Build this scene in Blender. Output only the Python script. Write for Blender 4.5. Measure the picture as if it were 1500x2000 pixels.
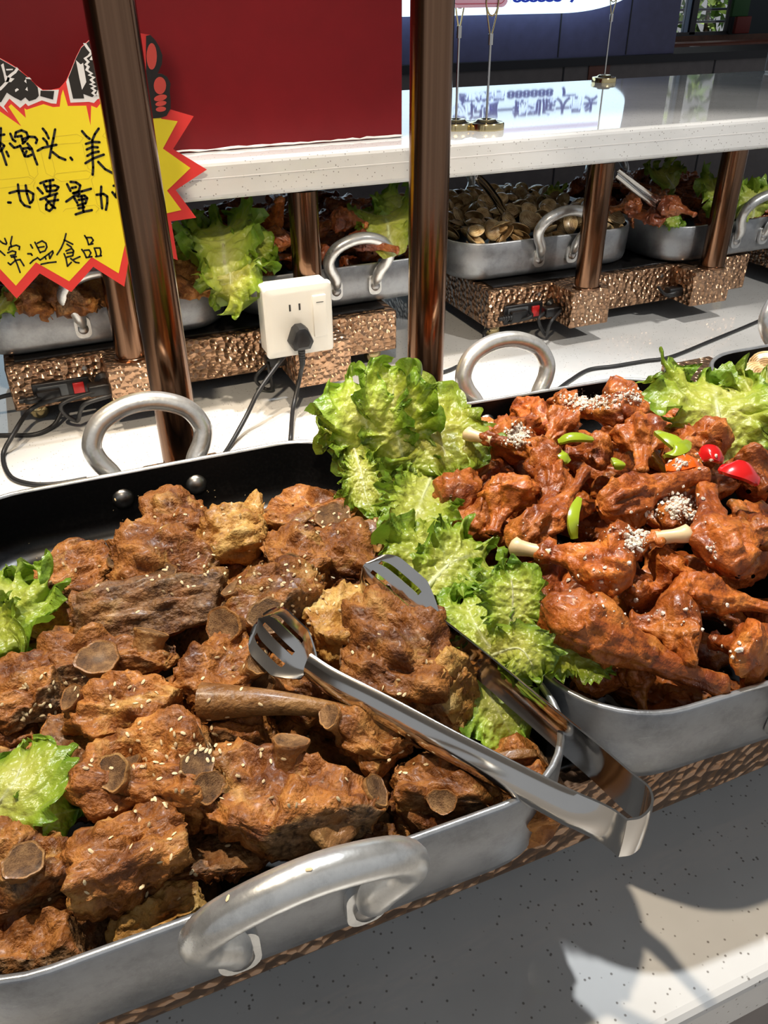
import bpy, bmesh, math, random
import numpy as np
from mathutils import Vector, Matrix, Euler

for o in list(bpy.data.objects): bpy.data.objects.remove(o)
SC = bpy.context.scene
COL = SC.collection

# ------------------------------------------------------------------ camera
FPX, PITCH, ROLL, YAW, CAMH = 1600.0, 32.5, 0.6, 22.58, 0.45
def cam_axes():
    th, ro, ps = math.radians(PITCH), math.radians(ROLL), math.radians(-YAW)
    fw = Vector((0, math.cos(th), -math.sin(th))); rt = Vector((1, 0, 0)); up = rt.cross(fw)
    rt2 = rt*math.cos(ro) - up*math.sin(ro); up2 = up*math.cos(ro) + rt*math.sin(ro)
    Rz = Matrix.Rotation(ps, 3, 'Z')
    return Rz @ rt2, Rz @ up2, Rz @ fw
CR, CU, CF = cam_axes()
CP = Vector((0, 0, CAMH))
cd = bpy.data.cameras.new('camera'); cam = bpy.data.objects.new('camera', cd); COL.objects.link(cam)
cd.sensor_fit = 'HORIZONTAL'; cd.sensor_width = 36; cd.lens = 36*FPX/1500; cd.clip_start = .01; cd.clip_end = 100
M3 = Matrix((CR, CU, -CF)).transposed()
cam.matrix_world = Matrix.Translation(CP) @ M3.to_4x4()
SC.camera = cam
# measuring helpers: a point seen at (u, v) of the 1500x2000 photograph, at a known height / depth of the place
def ray(u, v): return CR*((u-750)/FPX) - CU*((v-1000)/FPX) + CF
def gz(u, v, z): d = ray(u, v); return CP + d*((z-CAMH)/d.z)
def gy(u, v, y): d = ray(u, v); return CP + d*(y/d.y)
def depth(p): return (Vector(p)-CP).dot(CF)

# ------------------------------------------------------------------ view, sky, lamps
SC.view_settings.view_transform = 'Standard'; SC.view_settings.look = 'None'
SC.view_settings.exposure = 0.0; SC.view_settings.gamma = 1.0; SC.view_settings.use_curve_mapping = False
SC.cycles.max_bounces = 7; SC.cycles.diffuse_bounces = 3; SC.cycles.glossy_bounces = 4; SC.cycles.transmission_bounces = 5; SC.cycles.caustics_reflective = False; SC.cycles.caustics_refractive = False
w = bpy.data.worlds.new('sky'); SC.world = w; w.use_nodes = True
bg = w.node_tree.nodes['Background']; bg.inputs[0].default_value = (.90, .93, .97, 1); bg.inputs[1].default_value = .42
def spot(name, loc, target, power, col, radius=.03, size=70, blend=.6):
    l = bpy.data.lights.new(name, 'SPOT'); l.energy = power; l.color = col; l.shadow_soft_size = radius
    l.spot_size = math.radians(size); l.spot_blend = blend
    o = bpy.data.objects.new(name, l); COL.objects.link(o); o.location = loc
    o.rotation_euler = (Vector(target)-Vector(loc)).to_track_quat('-Z', 'Y').to_euler()
    return o
WARM = (1.0, .83, .62); NEUT = (1.0, .95, .88)
# ceiling track spotlights over the buffet, then added front fill for the rear row
spot('buffet_spot', (.36, .92, 1.88), (.28, .42, .1), 140, (.93, .97, 1.0), size=46, blend=.5)
spot('buffet_spot', (-.36, .74, 1.88), (.05, .42, .1), 120, WARM, size=42, blend=.5)
spot('buffet_spot', (.95, .66, 1.88), (.72, .70, .0), 90, NEUT, size=32, blend=.5)
spot('buffet_spot', (.25, .60, 1.88), (.25, .80, .0), 80, WARM, size=24, blend=.6)
spot('buffet_spot', (1.30, -.35, 1.35), (.85, 1.15, .1), 72, NEUT, size=30)  # added fill lamp, below the ceiling in front, brightens the clam and wing pans
spot('buffet_spot', (-.15, -.35, 1.35), (.25, 1.10, .1), 66, WARM, size=30)  # added fill lamp, likewise low in front, for the rear left pans
sl = bpy.data.lights.new('sun', 'SUN'); sl.energy = 5.0; sl.angle = math.radians(1); sl.color = (1, .96, .88)
so = bpy.data.objects.new('sun', sl); COL.objects.link(so); so.rotation_euler = (math.radians(20), math.radians(6), 0)

# ------------------------------------------------------------------ materials
MAT = {}
def nt(name):
    m = bpy.data.materials.new(name); m.use_nodes = True; t = m.node_tree; MAT[name] = m
    return m, t, t.nodes['Principled BSDF']
def N(t, kind, **kw):
    n = t.nodes.new('ShaderNode'+kind)
    for k, v in kw.items():
        if k.startswith('i_'):
            key = k[2:]; key = int(key) if key.isdigit() else key.replace('_', ' ')
            n.inputs[key].default_value = v
        else: setattr(n, k, v)
    return n
def L(t, a, ao, b, bi): t.links.new(a.outputs[ao], b.inputs[bi])
def ramp(t, fac, stops):
    n = t.nodes.new('ShaderNodeValToRGB'); e = n.color_ramp.elements
    while len(e) > 1: e.remove(e[-1])
    e[0].position = stops[0][0]; e[0].color = (*stops[0][1], 1)
    for p, c in stops[1:]:
        x = e.new(p); x.color = (*c, 1)
    L(t, fac[0], fac[1], n, 0); return n
def bump(t, b, h, strength, dist=.002):
    n = N(t, 'Bump', i_Strength=strength, i_Distance=dist); L(t, h[0], h[1], n, 'Height'); L(t, n, 0, b, 'Normal'); return n
def plain(name, col, rough=.5, metal=0.0, spec=None, coat=0, noise=0, emit=None):
    m, t, b = nt(name); b.inputs['Base Color'].default_value = (*col, 1); b.inputs['Roughness'].default_value = rough
    b.inputs['Metallic'].default_value = metal; b.inputs['Coat Weight'].default_value = coat
    if noise:
        tc = N(t, 'TexCoord'); n = N(t, 'TexNoise', i_Scale=30.0, i_Detail=4.0); L(t, tc, 'Object', n, 'Vector')
        r = ramp(t, (n, 0), [(.3, tuple(c*(1-noise) for c in col)), (.7, tuple(min(1, c*(1+noise)) for c in col))]); L(t, r, 0, b, 'Base Color')
    if emit: b.inputs['Emission Color'].default_value = (*col, 1); b.inputs['Emission Strength'].default_value = emit
    return m
def mat_quartz():
    m, t, b = nt('quartz'); tc = N(t, 'TexCoord')
    v = N(t, 'TexVoronoi', i_Scale=330.0); L(t, tc, 'Object', v, 'Vector')
    d = N(t, 'MapRange'); d.inputs[1].default_value = .16; d.inputs[2].default_value = .30; L(t, v, 'Distance', d, 0)
    sep = N(t, 'SeparateColor'); L(t, v, 'Color', sep, 0)
    gt = N(t, 'Math', operation='GREATER_THAN'); gt.inputs[1].default_value = .80; L(t, sep, 0, gt, 0)
    inv = N(t, 'Math', operation='SUBTRACT'); inv.inputs[0].default_value = 1; L(t, d, 0, inv, 1)
    mu = N(t, 'Math', operation='MULTIPLY'); L(t, gt, 0, mu, 0); L(t, inv, 0, mu, 1)
    n = N(t, 'TexNoise', i_Scale=9.0, i_Detail=5.0); L(t, tc, 'Object', n, 'Vector')
    r = ramp(t, (n, 0), [(.35, (.60, .595, .58)), (.65, (.69, .685, .67))])
    mx = N(t, 'Mix', data_type='RGBA'); L(t, mu, 0, mx, 0); L(t, r, 0, mx, 6); mx.inputs[7].default_value = (.24, .225, .21, 1)
    L(t, mx, 2, b, 'Base Color'); b.inputs['Roughness'].default_value = .035
    return m
mat_quartz()
def mat_alu(name, col, rough, scr=.25):
    m, t, b = nt(name); b.inputs['Metallic'].default_value = .80
    tc = N(t, 'TexCoord'); n = N(t, 'TexNoise', i_Scale=26.0, i_Detail=8.0, i_Roughness=.75); L(t, tc, 'Object', n, 'Vector')
    r = ramp(t, (n, 0), [(.3, tuple(c*.62 for c in col)), (.52, col), (.72, tuple(min(1, c*1.15) for c in col))])
    mp = N(t, 'Mapping'); mp.inputs['Scale'].default_value = (70, 70, 260); mp.inputs['Rotation'].default_value = (.25, .2, 0); L(t, tc, 'Object', mp, 0)
    s1 = N(t, 'TexNoise', i_Scale=1.0, i_Detail=9.0, i_Roughness=.8, i_Distortion=1.5); L(t, mp, 0, s1, 'Vector')
    s2 = N(t, 'MapRange'); s2.inputs[1].default_value = .60; s2.inputs[2].default_value = .72; s2.inputs[4].default_value = .5; L(t, s1, 0, s2, 0)
    sx = N(t, 'Mix', data_type='RGBA'); L(t, s2, 0, sx, 0); L(t, r, 0, sx, 6); sx.inputs[7].default_value = (*(min(1, c*2.0) for c in col), 1); L(t, sx, 2, b, 'Base Color')
    rr = N(t, 'MapRange'); rr.inputs[3].default_value = rough*.75; rr.inputs[4].default_value = rough*1.4; L(t, n, 0, rr, 0); L(t, rr, 0, b, 'Roughness')
    n2 = N(t, 'TexNoise', i_Scale=240.0, i_Detail=3.0); L(t, tc, 'Object', n2, 'Vector'); bump(t, b, (n2, 0), .25, .0006)
    return m
mat_alu('aluminium', (.34, .35, .365), .36); mat_alu('handle_aluminium', (.74, .74, .72), .28); mat_alu('rim_aluminium', (.58, .59, .60), .28)
def mat_lining():
    m, t, b = nt('lining'); tc = N(t, 'TexCoord')
    n = N(t, 'TexNoise', i_Scale=420.0, i_Detail=2.0); L(t, tc, 'Object', n, 'Vector')
    r = ramp(t, (n, 0), [(.45, (.0050, .0052, .006)), (.8, (.011, .011, .012))]); L(t, r, 0, b, 'Base Color')
    b.inputs['Roughness'].default_value = .33; b.inputs['Specular IOR Level'].default_value = .35; bump(t, b, (n, 0), .08, .0004); return m
mat_lining()
def mat_hammered():
    m, t, b = nt('hammered_copper'); tc = N(t, 'TexCoord')
    b.inputs['Metallic'].default_value = .92
    v = N(t, 'TexVoronoi', i_Scale=125.0, feature='SMOOTH_F1'); v.inputs['Smoothness'].default_value = .15; L(t, tc, 'Object', v, 'Vector')
    n = N(t, 'TexNoise', i_Scale=40.0, i_Detail=3.0); L(t, tc, 'Object', n, 'Vector')
    r = ramp(t, (n, 0), [(.3, (.42, .24, .14)), (.7, (.58, .36, .22))]); L(t, r, 0, b, 'Base Color')
    b.inputs['Roughness'].default_value = .26; bump(t, b, (v, 'Distance'), 1.0, .0055); return m
mat_hammered()
def mat_copper_tube():
    m, t, b = nt('copper_tube'); tc = N(t, 'TexCoord'); mp = N(t, 'Mapping'); mp.inputs['Scale'].default_value = (260, 260, 1.2); L(t, tc, 'Object', mp, 0)
    n = N(t, 'TexNoise', i_Scale=1.0, i_Detail=3.0); L(t, mp, 0, n, 'Vector')
    r = ramp(t, (n, 0), [(.3, (.17, .092, .056)), (.7, (.31, .175, .105))]); L(t, r, 0, b, 'Base Color')
    b.inputs['Metallic'].default_value = 1.0; b.inputs['Roughness'].default_value = .17; bump(t, b, (n, 0), .10, .0006); return m
mat_copper_tube()
plain('steel', (.62, .60, .57), .13, 1.0, noise=.05)
plain('brass', (.72, .58, .30), .15, 1.0)
plain('rivet_steel', (.36, .35, .34), .34, 1.0, noise=.5)
plain('black_plastic', (.012, .012, .013), .34); plain('black_rubber', (.014, .014, .015), .45)
plain('warmer_glass', (.012, .011, .011), .18)
plain('white_plastic', (.80, .77, .70), .32); plain('slot_dark', (.03, .028, .025), .6)
plain('red_switch', (.55, .02, .02), .3); plain('grey_plastic', (.10, .11, .12), .35)
plain('red_panel', (.150, .004, .007), .45, noise=.06); MAT['red_panel'].node_tree.nodes['Principled BSDF'].inputs['Specular IOR Level'].default_value = .25; plain('red_print', (.66, .035, .03), .45); plain('thumb_red', (.62, .07, .05), .45)
plain('yellow_print', (.80, .64, .020), .42); plain('black_ink', (.012, .010, .008), .45); plain('white_print', (.70, .70, .72), .45)
plain('ghost_line', (.55, .42, .02), .5); plain('sealant', (.75, .72, .70), .3)
plain('pink_card', (.62, .36, .48), .4); plain('card_border', (.42, .05, .09), .4); plain('card_text', (.60, .42, .20), .5)
plain('wall_navy', (.085, .085, .19), .45, noise=.1); plain('wall_panel', (.15, .13, .13), .5, noise=.1); plain('joint_dark', (.012, .012, .018), .6)
plain('wood_dark', (.13, .045, .02), .4, noise=.3); plain('wood_red', (.16, .04, .02), .45, noise=.2)
plain('window_frame', (.05, .05, .06), .4); plain('rail_blue', (.30, .42, .62), .4)
plain('floor_tile', (.22, .20, .18), .3, noise=.1); plain('ceiling_paint', (.42, .40, .38), .8); plain('wall_paint', (.20, .16, .13), .7, noise=.1)
plain('foliage', (.10, .22, .035), .5, noise=.5); plain('foliage_light', (.32, .48, .10), .5, noise=.4); plain('bark', (.08, .05, .03), .8)
plain('sign_glow', (.66, .86, 1.0), .4, emit=1.7); plain('sign_ink', (.02, .05, .50), .5, emit=.5); plain('sign_bar', (.45, .38, .75), .5, emit=.9)
plain('stripe_green', (.02, .10, .02), .6); plain('stripe_red', (.18, .015, .01), .6); plain('dark_teal', (.008, .02, .03), .6)
plain('plate_white', (.7, .7, .7), .2); plain('ink_red', (.28, .04, .03), .5)
plain('bone_pale', (.74, .56, .32), .38, coat=.2, noise=.22); plain('sesame', (.78, .60, .34), .5); plain('crumb', (.82, .74, .62), .7, noise=.1)
plain('pepper_green', (.32, .42, .02), .25, coat=.3, noise=.2); plain('pepper_red', (.62, .012, .012), .2, coat=.4); plain('pepper_orange', (.72, .13, .01), .25, coat=.3, noise=.2)
plain('clam_meat', (.58, .36, .15), .35, coat=.3, noise=.3)
def mat_meat(name, stops, bone=None, scale=34.0, rough=.42, coat=.35, bstr=.7, patch=None, dark=None):
    m, t, b = nt(name); tc = N(t, 'TexCoord'); oi = N(t, 'ObjectInfo')
    add = N(t, 'VectorMath', operation='ADD'); L(t, tc, 'Object', add, 0)
    ml = N(t, 'Math', operation='MULTIPLY'); ml.inputs[1].default_value = 7.0; L(t, oi, 'Random', ml, 0); L(t, ml, 0, add, 1)
    n = N(t, 'TexNoise', i_Scale=scale, i_Detail=7.0, i_Roughness=.62, i_Distortion=.5); L(t, add, 0, n, 'Vector')
    r = ramp(t, (n, 0), stops)
    fine = N(t, 'TexNoise', i_Scale=scale*9, i_Detail=3.0); L(t, add, 0, fine, 'Vector')
    mp = N(t, 'Mapping'); mp.inputs['Scale'].default_value = (18, 160, 160); L(t, add, 0, mp, 0)
    fib = N(t, 'TexNoise', i_Scale=1.0, i_Detail=3.0); L(t, mp, 0, fib, 'Vector')
    fr = ramp(t, (fib, 0), [(.38, (.62, .55, .5)), (.55, (1, 1, 1)), (.72, (1.0, 1.0, 1.0))])
    mx = N(t, 'Mix', data_type='RGBA', blend_type='MULTIPLY'); mx.inputs[0].default_value = .55; L(t, r, 0, mx, 6); L(t, fr, 0, mx, 7)
    fs_ = ramp(t, (fine, 0), [(.30, (.45, .38, .34)), (.46, (1, 1, 1)), (.62, (1, 1, 1)), (.78, (1.0, .92, .82))])
    mf = N(t, 'Mix', data_type='RGBA', blend_type='MULTIPLY'); mf.inputs[0].default_value = .7; L(t, mx, 2, mf, 6); L(t, fs_, 0, mf, 7)
    out = (mf, 2)
    for pc, sc_, lo, hi, am in ([patch] if patch else [])+([dark] if dark else []):
        pn = N(t, 'TexNoise', i_Scale=sc_, i_Detail=6.0, i_Roughness=.6, i_Distortion=1.2); L(t, add, 0, pn, 'Vector')
        mr = N(t, 'MapRange'); mr.inputs[1].default_value = lo; mr.inputs[2].default_value = hi; mr.inputs[4].default_value = am; L(t, pn, 0, mr, 0)
        pm = N(t, 'Mix', data_type='RGBA'); L(t, mr, 0, pm, 0); L(t, out[0], out[1], pm, 6); pm.inputs[7].default_value = (*pc, 1); out = (pm, 2)
    if bone:
        at = N(t, 'Attribute', attribute_name='cut')
        bv = N(t, 'TexNoise', i_Scale=330.0, i_Detail=3.0); L(t, tc, 'Object', bv, 'Vector')
        br = ramp(t, (bv, 0), bone); mb = N(t, 'Mix', data_type='RGBA'); L(t, at, 'Fac', mb, 0); L(t, out[0], out[1], mb, 6); L(t, br, 0, mb, 7); out = (mb, 2)
    hv = N(t, 'HueSaturation'); sc = N(t, 'MapRange'); sc.inputs[3].default_value = .78; sc.inputs[4].default_value = 1.22; L(t, oi, 'Random', sc, 0)
    L(t, sc, 0, hv, 'Value'); L(t, out[0], out[1], hv, 'Color'); L(t, hv, 0, b, 'Base Color')
    rr = N(t, 'MapRange'); rr.inputs[3].default_value = rough*.6; rr.inputs[4].default_value = rough*1.5; L(t, n, 0, rr, 0); L(t, rr, 0, b, 'Roughness')
    b.inputs['Coat Weight'].default_value = coat; b.inputs['Coat Roughness'].default_value = .25; b.inputs['Specular IOR Level'].default_value = .32
    sm = N(t, 'Math', operation='ADD'); L(t, n, 0, sm, 0); m3 = N(t, 'Math', operation='MULTIPLY'); m3.inputs[1].default_value = .6; L(t, fine, 0, m3, 0); L(t, m3, 0, sm, 1)
    s2 = N(t, 'Math', operation='ADD'); m4 = N(t, 'Math', operation='MULTIPLY'); m4.inputs[1].default_value = .5; L(t, fib, 0, m4, 0); L(t, sm, 0, s2, 0); L(t, m4, 0, s2, 1)
    bump(t, b, (s2, 0), bstr, .004)
    b.inputs['Subsurface Weight'].default_value = 0.0
    return m
BONE = [(.35, (.05, .025, .010)), (.5, (.19, .10, .042)), (.7, (.30, .17, .075))]
mat_meat('braised_meat', [(.25, (.060, .015, .003)), (.40, (.19, .060, .011)), (.52, (.33, .118, .022)), (.64, (.46, .19, .042)), (.80, (.60, .32, .10))], bone=BONE, scale=46, rough=.52, coat=.12, bstr=.75, patch=((.58, .33, .095), 26.0, .57, .68, .7), dark=((.075, .018, .005), 19.0, .56, .68, .85))
mat_meat('fatty_meat', [(.25, (.20, .065, .014)), (.42, (.40, .18, .04)), (.58, (.60, .35, .095)), (.75, (.72, .51, .19))], bone=BONE, scale=42, rough=.5, coat=.12, bstr=.65, patch=((.30, .10, .022), 24.0, .55, .66, .7))
mat_meat('cut_bone', [(.3, (.05, .022, .008)), (.5, (.17, .085, .032)), (.7, (.32, .18, .075))], scale=160, coat=.05, rough=.7, bstr=.4)
mat_meat('rib_bone', [(.3, (.15, .052, .013)), (.5, (.30, .14, .042)), (.7, (.44, .25, .09))], scale=26, coat=.25)
mat_meat('fried_skin', [(.22, (.085, .012, .003)), (.38, (.25, .055, .010)), (.52, (.45, .118, .018)), (.66, (.60, .20, .033)), (.82, (.74, .33, .075))], scale=36, rough=.42, coat=.28, bstr=.6, dark=((.11, .016, .006), 22.0, .56, .68, .75), patch=((.66, .27, .05), 17.0, .58, .70, .6))
mat_meat('glazed_skin', [(.25, (.06, .012, .006)), (.45, (.22, .05, .014)), (.58, (.40, .115, .028)), (.75, (.58, .24, .07))], scale=24, rough=.3, coat=.5)
def mat_lettuce():
    m, t, b = nt('lettuce'); at = N(t, 'Attribute', attribute_name='leaf'); sp = N(t, 'SeparateXYZ'); L(t, at, 'Vector', sp, 0)
    tc = N(t, 'TexCoord'); oi = N(t, 'ObjectInfo')
    n = N(t, 'TexNoise', i_Scale=45.0, i_Detail=5.0); L(t, tc, 'Object', n, 'Vector')
    ad = N(t, 'Math', operation='MULTIPLY_ADD'); ad.inputs[1].default_value = .55; L(t, n, 0, ad, 0); 
    m5 = N(t, 'Math', operation='MULTIPLY'); m5.inputs[1].default_value = .55; L(t, sp, 0, m5, 0); L(t, m5, 0, ad, 2)
    r = ramp(t, (ad, 0), [(.15, (.66, .65, .21)), (.36, (.53, .56, .090)), (.60, (.34, .44, .040)), (.92, (.14, .27, .018))])
    mv = N(t, 'Mix', data_type='RGBA'); L(t, sp, 1, mv, 0); L(t, r, 0, mv, 6); mv.inputs[7].default_value = (.74, .76, .40, 1)
    hv = N(t, 'HueSaturation'); sc = N(t, 'MapRange'); sc.inputs[3].default_value = .82; sc.inputs[4].default_value = 1.15; L(t, oi, 'Random', sc, 0); L(t, sc, 0, hv, 'Value')
    hh = N(t, 'MapRange'); hh.inputs[3].default_value = .485; hh.inputs[4].default_value = .52; L(t, oi, 'Random', hh, 0); L(t, hh, 0, hv, 'Hue'); L(t, mv, 2, hv, 'Color')
    L(t, hv, 0, b, 'Base Color'); b.inputs['Roughness'].default_value = .30; b.inputs['Coat Weight'].default_value = .25
    n2 = N(t, 'TexNoise', i_Scale=130.0, i_Detail=4.0); L(t, tc, 'Object', n2, 'Vector'); bump(t, b, (n2, 0), .7, .004)
    tr = N(t, 'BsdfTranslucent'); L(t, hv, 0, tr, 'Color'); ms = N(t, 'MixShader'); ms.inputs[0].default_value = .32
    out = t.nodes['Material Output']; L(t, b, 0, ms, 1); L(t, tr, 0, ms, 2); L(t, ms, 0, out, 0); return m
mat_lettuce()
def mat_shell():
    m, t, b = nt('clam_shell'); tc = N(t, 'TexCoord'); oi = N(t, 'ObjectInfo')
    at = N(t, 'Attribute', attribute_name='ringc'); wv = N(t, 'Math', operation='MULTIPLY'); wv.inputs[1].default_value = 60.0; L(t, at, 'Fac', wv, 0)
    sn = N(t, 'Math', operation='SINE'); L(t, wv, 0, sn, 0)
    n = N(t, 'TexNoise', i_Scale=90.0, i_Detail=4.0); L(t, tc, 'Object', n, 'Vector')
    a = N(t, 'Math', operation='MULTIPLY_ADD'); a.inputs[1].default_value = .13; L(t, sn, 0, a, 0); L(t, n, 0, a, 2)
    r = ramp(t, (a, 0), [(.3, (.24, .12, .036)), (.5, (.60, .37, .15)), (.7, (.84, .65, .36))])
    hv = N(t, 'HueSaturation'); sc = N(t, 'MapRange'); sc.inputs[3].default_value = .55; sc.inputs[4].default_value = 1.35; L(t, oi, 'Random', sc, 0); L(t, sc, 0, hv, 'Value'); L(t, r, 0, hv, 'Color')
    L(t, hv, 0, b, 'Base Color'); b.inputs['Roughness'].default_value = .32; b.inputs['Coat Weight'].default_value = .3; return m
mat_shell()
def mat_glass():
    m, t, b = nt('window_glass'); b.inputs['Transmission Weight'].default_value = 1; b.inputs['Roughness'].default_value = 0; b.inputs['IOR'].default_value = 1.45; return m
mat_glass()

# ------------------------------------------------------------------ mesh helpers
class MB:
    def __init__(s): s.v = []; s.f = []; s.m = []
    def add(s, vs, fs, mi=0):
        o = len(s.v); s.v += [tuple(p) for p in vs]; s.f += [tuple(i+o for i in f) for f in fs]; s.m += [mi]*len(fs); return s
    def box(s, lo, hi, mi=0, bev=0.0, M=None):
        x0, y0, z0 = lo; x1, y1, z1 = hi
        if bev <= 0:
            vs = [Vector(p) for p in ((x0,y0,z0),(x1,y0,z0),(x1,y1,z0),(x0,y1,z0),(x0,y0,z1),(x1,y0,z1),(x1,y1,z1),(x0,y1,z1))]
            fs = [(0,3,2,1),(4,5,6,7),(0,1,5,4),(1,2,6,5),(2,3,7,6),(3,0,4,7)]
        else:
            bm = bmesh.new(); bmesh.ops.create_cube(bm, size=1)
            for q in bm.verts: q.co = Vector(((x0+x1)/2+q.co.x*(x1-x0), (y0+y1)/2+q.co.y*(y1-y0), (z0+z1)/2+q.co.z*(z1-z0)))
            bmesh.ops.bevel(bm, geom=bm.edges[:], offset=bev, segments=3, affect='EDGES', profile=.5)
            bm.verts.index_update(); vs = [q.co.copy() for q in bm.verts]; fs = [tuple(q.index for q in f.verts) for f in bm.faces]; bm.free()
        if M is not None: vs = [M @ q for q in vs]
        return s.add(vs, fs, mi)
    def loft(s, rings, mi=0, cap0=False, cap1=False, closed=True):
        n = len(rings[0]); vs = [p for r in rings for p in r]; fs = []
        for i in range(len(rings)-1):
            for j in range(n if closed else n-1):
                k = (j+1) % n; fs.append((i*n+j, i*n+k, (i+1)*n+k, (i+1)*n+j))
        if cap0: fs.append(tuple(range(n-1, -1, -1)))
        if cap1: fs.append(tuple((len(rings)-1)*n+j for j in range(n)))
        return s.add(vs, fs, mi)
    def tube(s, pts, r, n=10, mi=0, cap=True, closed=False, flat=None):
        pts = [Vector(p) for p in pts]; m = len(pts); rs = r if isinstance(r, (list, tuple)) else [r]*m
        T = []
        for i in range(m):
            a = pts[(i-1) % m] if (i or closed) else pts[0]; b = pts[(i+1) % m] if (i < m-1 or closed) else pts[-1]
            T.append((b-a).normalized())
        up = Vector((0, 0, 1)) if abs(T[0].z) < .9 else Vector((1, 0, 0))
        nx = T[0].cross(up).normalized(); rings = []
        for i in range(m):
            nx = (nx - T[i]*nx.dot(T[i])).normalized(); ny = T[i].cross(nx)
            rings.append([pts[i] + (nx*math.cos(2*math.pi*j/n) + ny*math.sin(2*math.pi*j/n))*rs[i] for j in range(n)])
        if closed: rings.append(rings[0])
        return s.loft(rings, mi, cap and not closed, cap and not closed)
    def lathe(s, prof, c=(0, 0, 0), n=24, mi=0, M=None):
        c = Vector(c); rings = []
        for r, z in prof:
            rg = [Vector((r*math.cos(2*math.pi*j/n), r*math.sin(2*math.pi*j/n), z)) for j in range(n)]
            rings.append([(c + (M @ p if M is not None else p)) for p in rg])
        return s.loft(rings, mi, True, True)
    def prism(s, poly, fn, d0, d1, mi=0):
        """flat polygon (list of 2-D points) mapped by fn(p, d) to 3-D, between offsets d0 (back) and d1 (front)"""
        n = len(poly); vs = [fn(p, d0) for p in poly] + [fn(p, d1) for p in poly]
        fs = [(i, (i+1) % n, n+(i+1) % n, n+i) for i in range(n)]
        from mathutils.geometry import tessellate_polygon
        tr = tessellate_polygon([[Vector((p[0], p[1], 0)) for p in poly]])
        fs += [tuple(n+i for i in f) for f in tr] + [tuple(reversed(f)) for f in tr]
        return s.add(vs, fs, mi)
    def build(s, name, mats, parent=None, smooth=40, off=None, attrs=None):
        me = bpy.data.meshes.new(name)
        vs = s.v
        if off is not None: vs = [(p[0]-off[0], p[1]-off[1], p[2]-off[2]) for p in vs]
        me.from_pydata(vs, [], s.f)
        for m_ in ([mats] if isinstance(mats, str) else mats): me.materials.append(MAT[m_])
        if any(s.m): me.polygons.foreach_set('material_index', s.m)
        if smooth:
            me.polygons.foreach_set('use_smooth', [True]*len(me.polygons))
            if smooth < 180: me.set_sharp_from_angle(angle=math.radians(smooth))
        if attrs:
            for k, (typ, arr) in attrs.items():
                a = me.attributes.new(k, typ, 'POINT'); a.data.foreach_set('value' if typ == 'FLOAT' else 'vector', np.asarray(arr, np.float32).ravel())
        me.validate(); me.update()
        o = bpy.data.objects.new(name, me); COL.objects.link(o); o.parent = parent
        return o
def tag(o, label, cat, group=None, kind=None):
    o['label'] = label; o['category'] = cat
    if group: o['group'] = group
    if kind: o['kind'] = kind
    return o
def thing(name, label, cat, loc=(0, 0, 0), rot=(0, 0, 0), group=None):
    o = bpy.data.objects.new(name, None); COL.objects.link(o); o.location = loc; o.rotation_euler = rot; o.empty_display_size = .02
    return tag(o, label, cat, group)
def struct(o, label, cat): o['kind'] = 'structure'; o['label'] = label; o['category'] = cat; return o
def copy_tree(o, parent=None):
    c = o.copy(); COL.objects.link(c); c.parent = parent
    for ch in list(o.children): copy_tree(ch, c)
    return c
def catmull(pts, n=8, closed=False):
    pts = [Vector(p) for p in pts]; out = []; m = len(pts)
    rng = range(m) if closed else range(m-1)
    for i in rng:
        p0 = pts[(i-1) % m] if (closed or i > 0) else pts[0]*2-pts[1]
        p1 = pts[i]; p2 = pts[(i+1) % m]; p3 = pts[(i+2) % m] if (closed or i+2 < m) else pts[-1]*2-pts[-2]
        for k in range(n):
            t = k/n; out.append(.5*((2*p1)+(p2-p0)*t+(2*p0-5*p1+4*p2-p3)*t*t+(3*p1-p0-3*p2+p3)*t**3))
    if not closed: out.append(pts[-1])
    return out
def rrect(w, d, r, z, n=8, c=(0, 0)):
    out = []
    for sx, sy, a0 in ((1, 1, 0), (-1, 1, 90), (-1, -1, 180), (1, -1, 270)):
        for k in range(n+1):
            a = math.radians(a0+90*k/n); out.append(Vector((c[0]+sx*(w/2-r)+r*math.cos(a), c[1]+sy*(d/2-r)+r*math.sin(a), z)))
    return out
# smooth value noise in numpy
_P = np.random.RandomState(7).permutation(256); _V = np.random.RandomState(9).rand(256)*2-1
def vnoise(p):
    i = np.floor(p).astype(int); f = p-i; f = f*f*(3-2*f); r = 0
    for dx in (0, 1):
        for dy in (0, 1):
            for dz in (0, 1):
                h = _V[_P[(_P[(_P[(i[:, 0]+dx) & 255]+i[:, 1]+dy) & 255]+i[:, 2]+dz) & 255]]
                r = r + h*(f[:, 0] if dx else 1-f[:, 0])*(f[:, 1] if dy else 1-f[:, 1])*(f[:, 2] if dz else 1-f[:, 2])
    return r
def fbm(p, octv=4, seed=0.0, gain=.5):
    r = 0; a = 1.0; q = p + seed*13.37
    for k in range(octv): r = r + a*vnoise(q); q = q*2.03+5.1; a *= gain
    return r

# ------------------------------------------------------------------ the room
def slab(name, lo, hi, mat, bev=0.0): return MB().box(lo, hi, 0, bev).build(name, mat)
struct(slab('floor', (-4, -3, -.92), (6, 7, -.9), 'floor_tile'), 'tan tiled floor of the food hall', 'floor')
struct(slab('ceiling', (-4, -.75, 1.95), (6, 3.85, 2.0), 'ceiling_paint'), 'plain grey ceiling over the buffet', 'ceiling')
struct(slab('wall_left', (-3.1, -.6, -.9), (-3.0, 3.85, 2.0), 'wall_paint'), 'brown painted wall on the left', 'wall')
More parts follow.
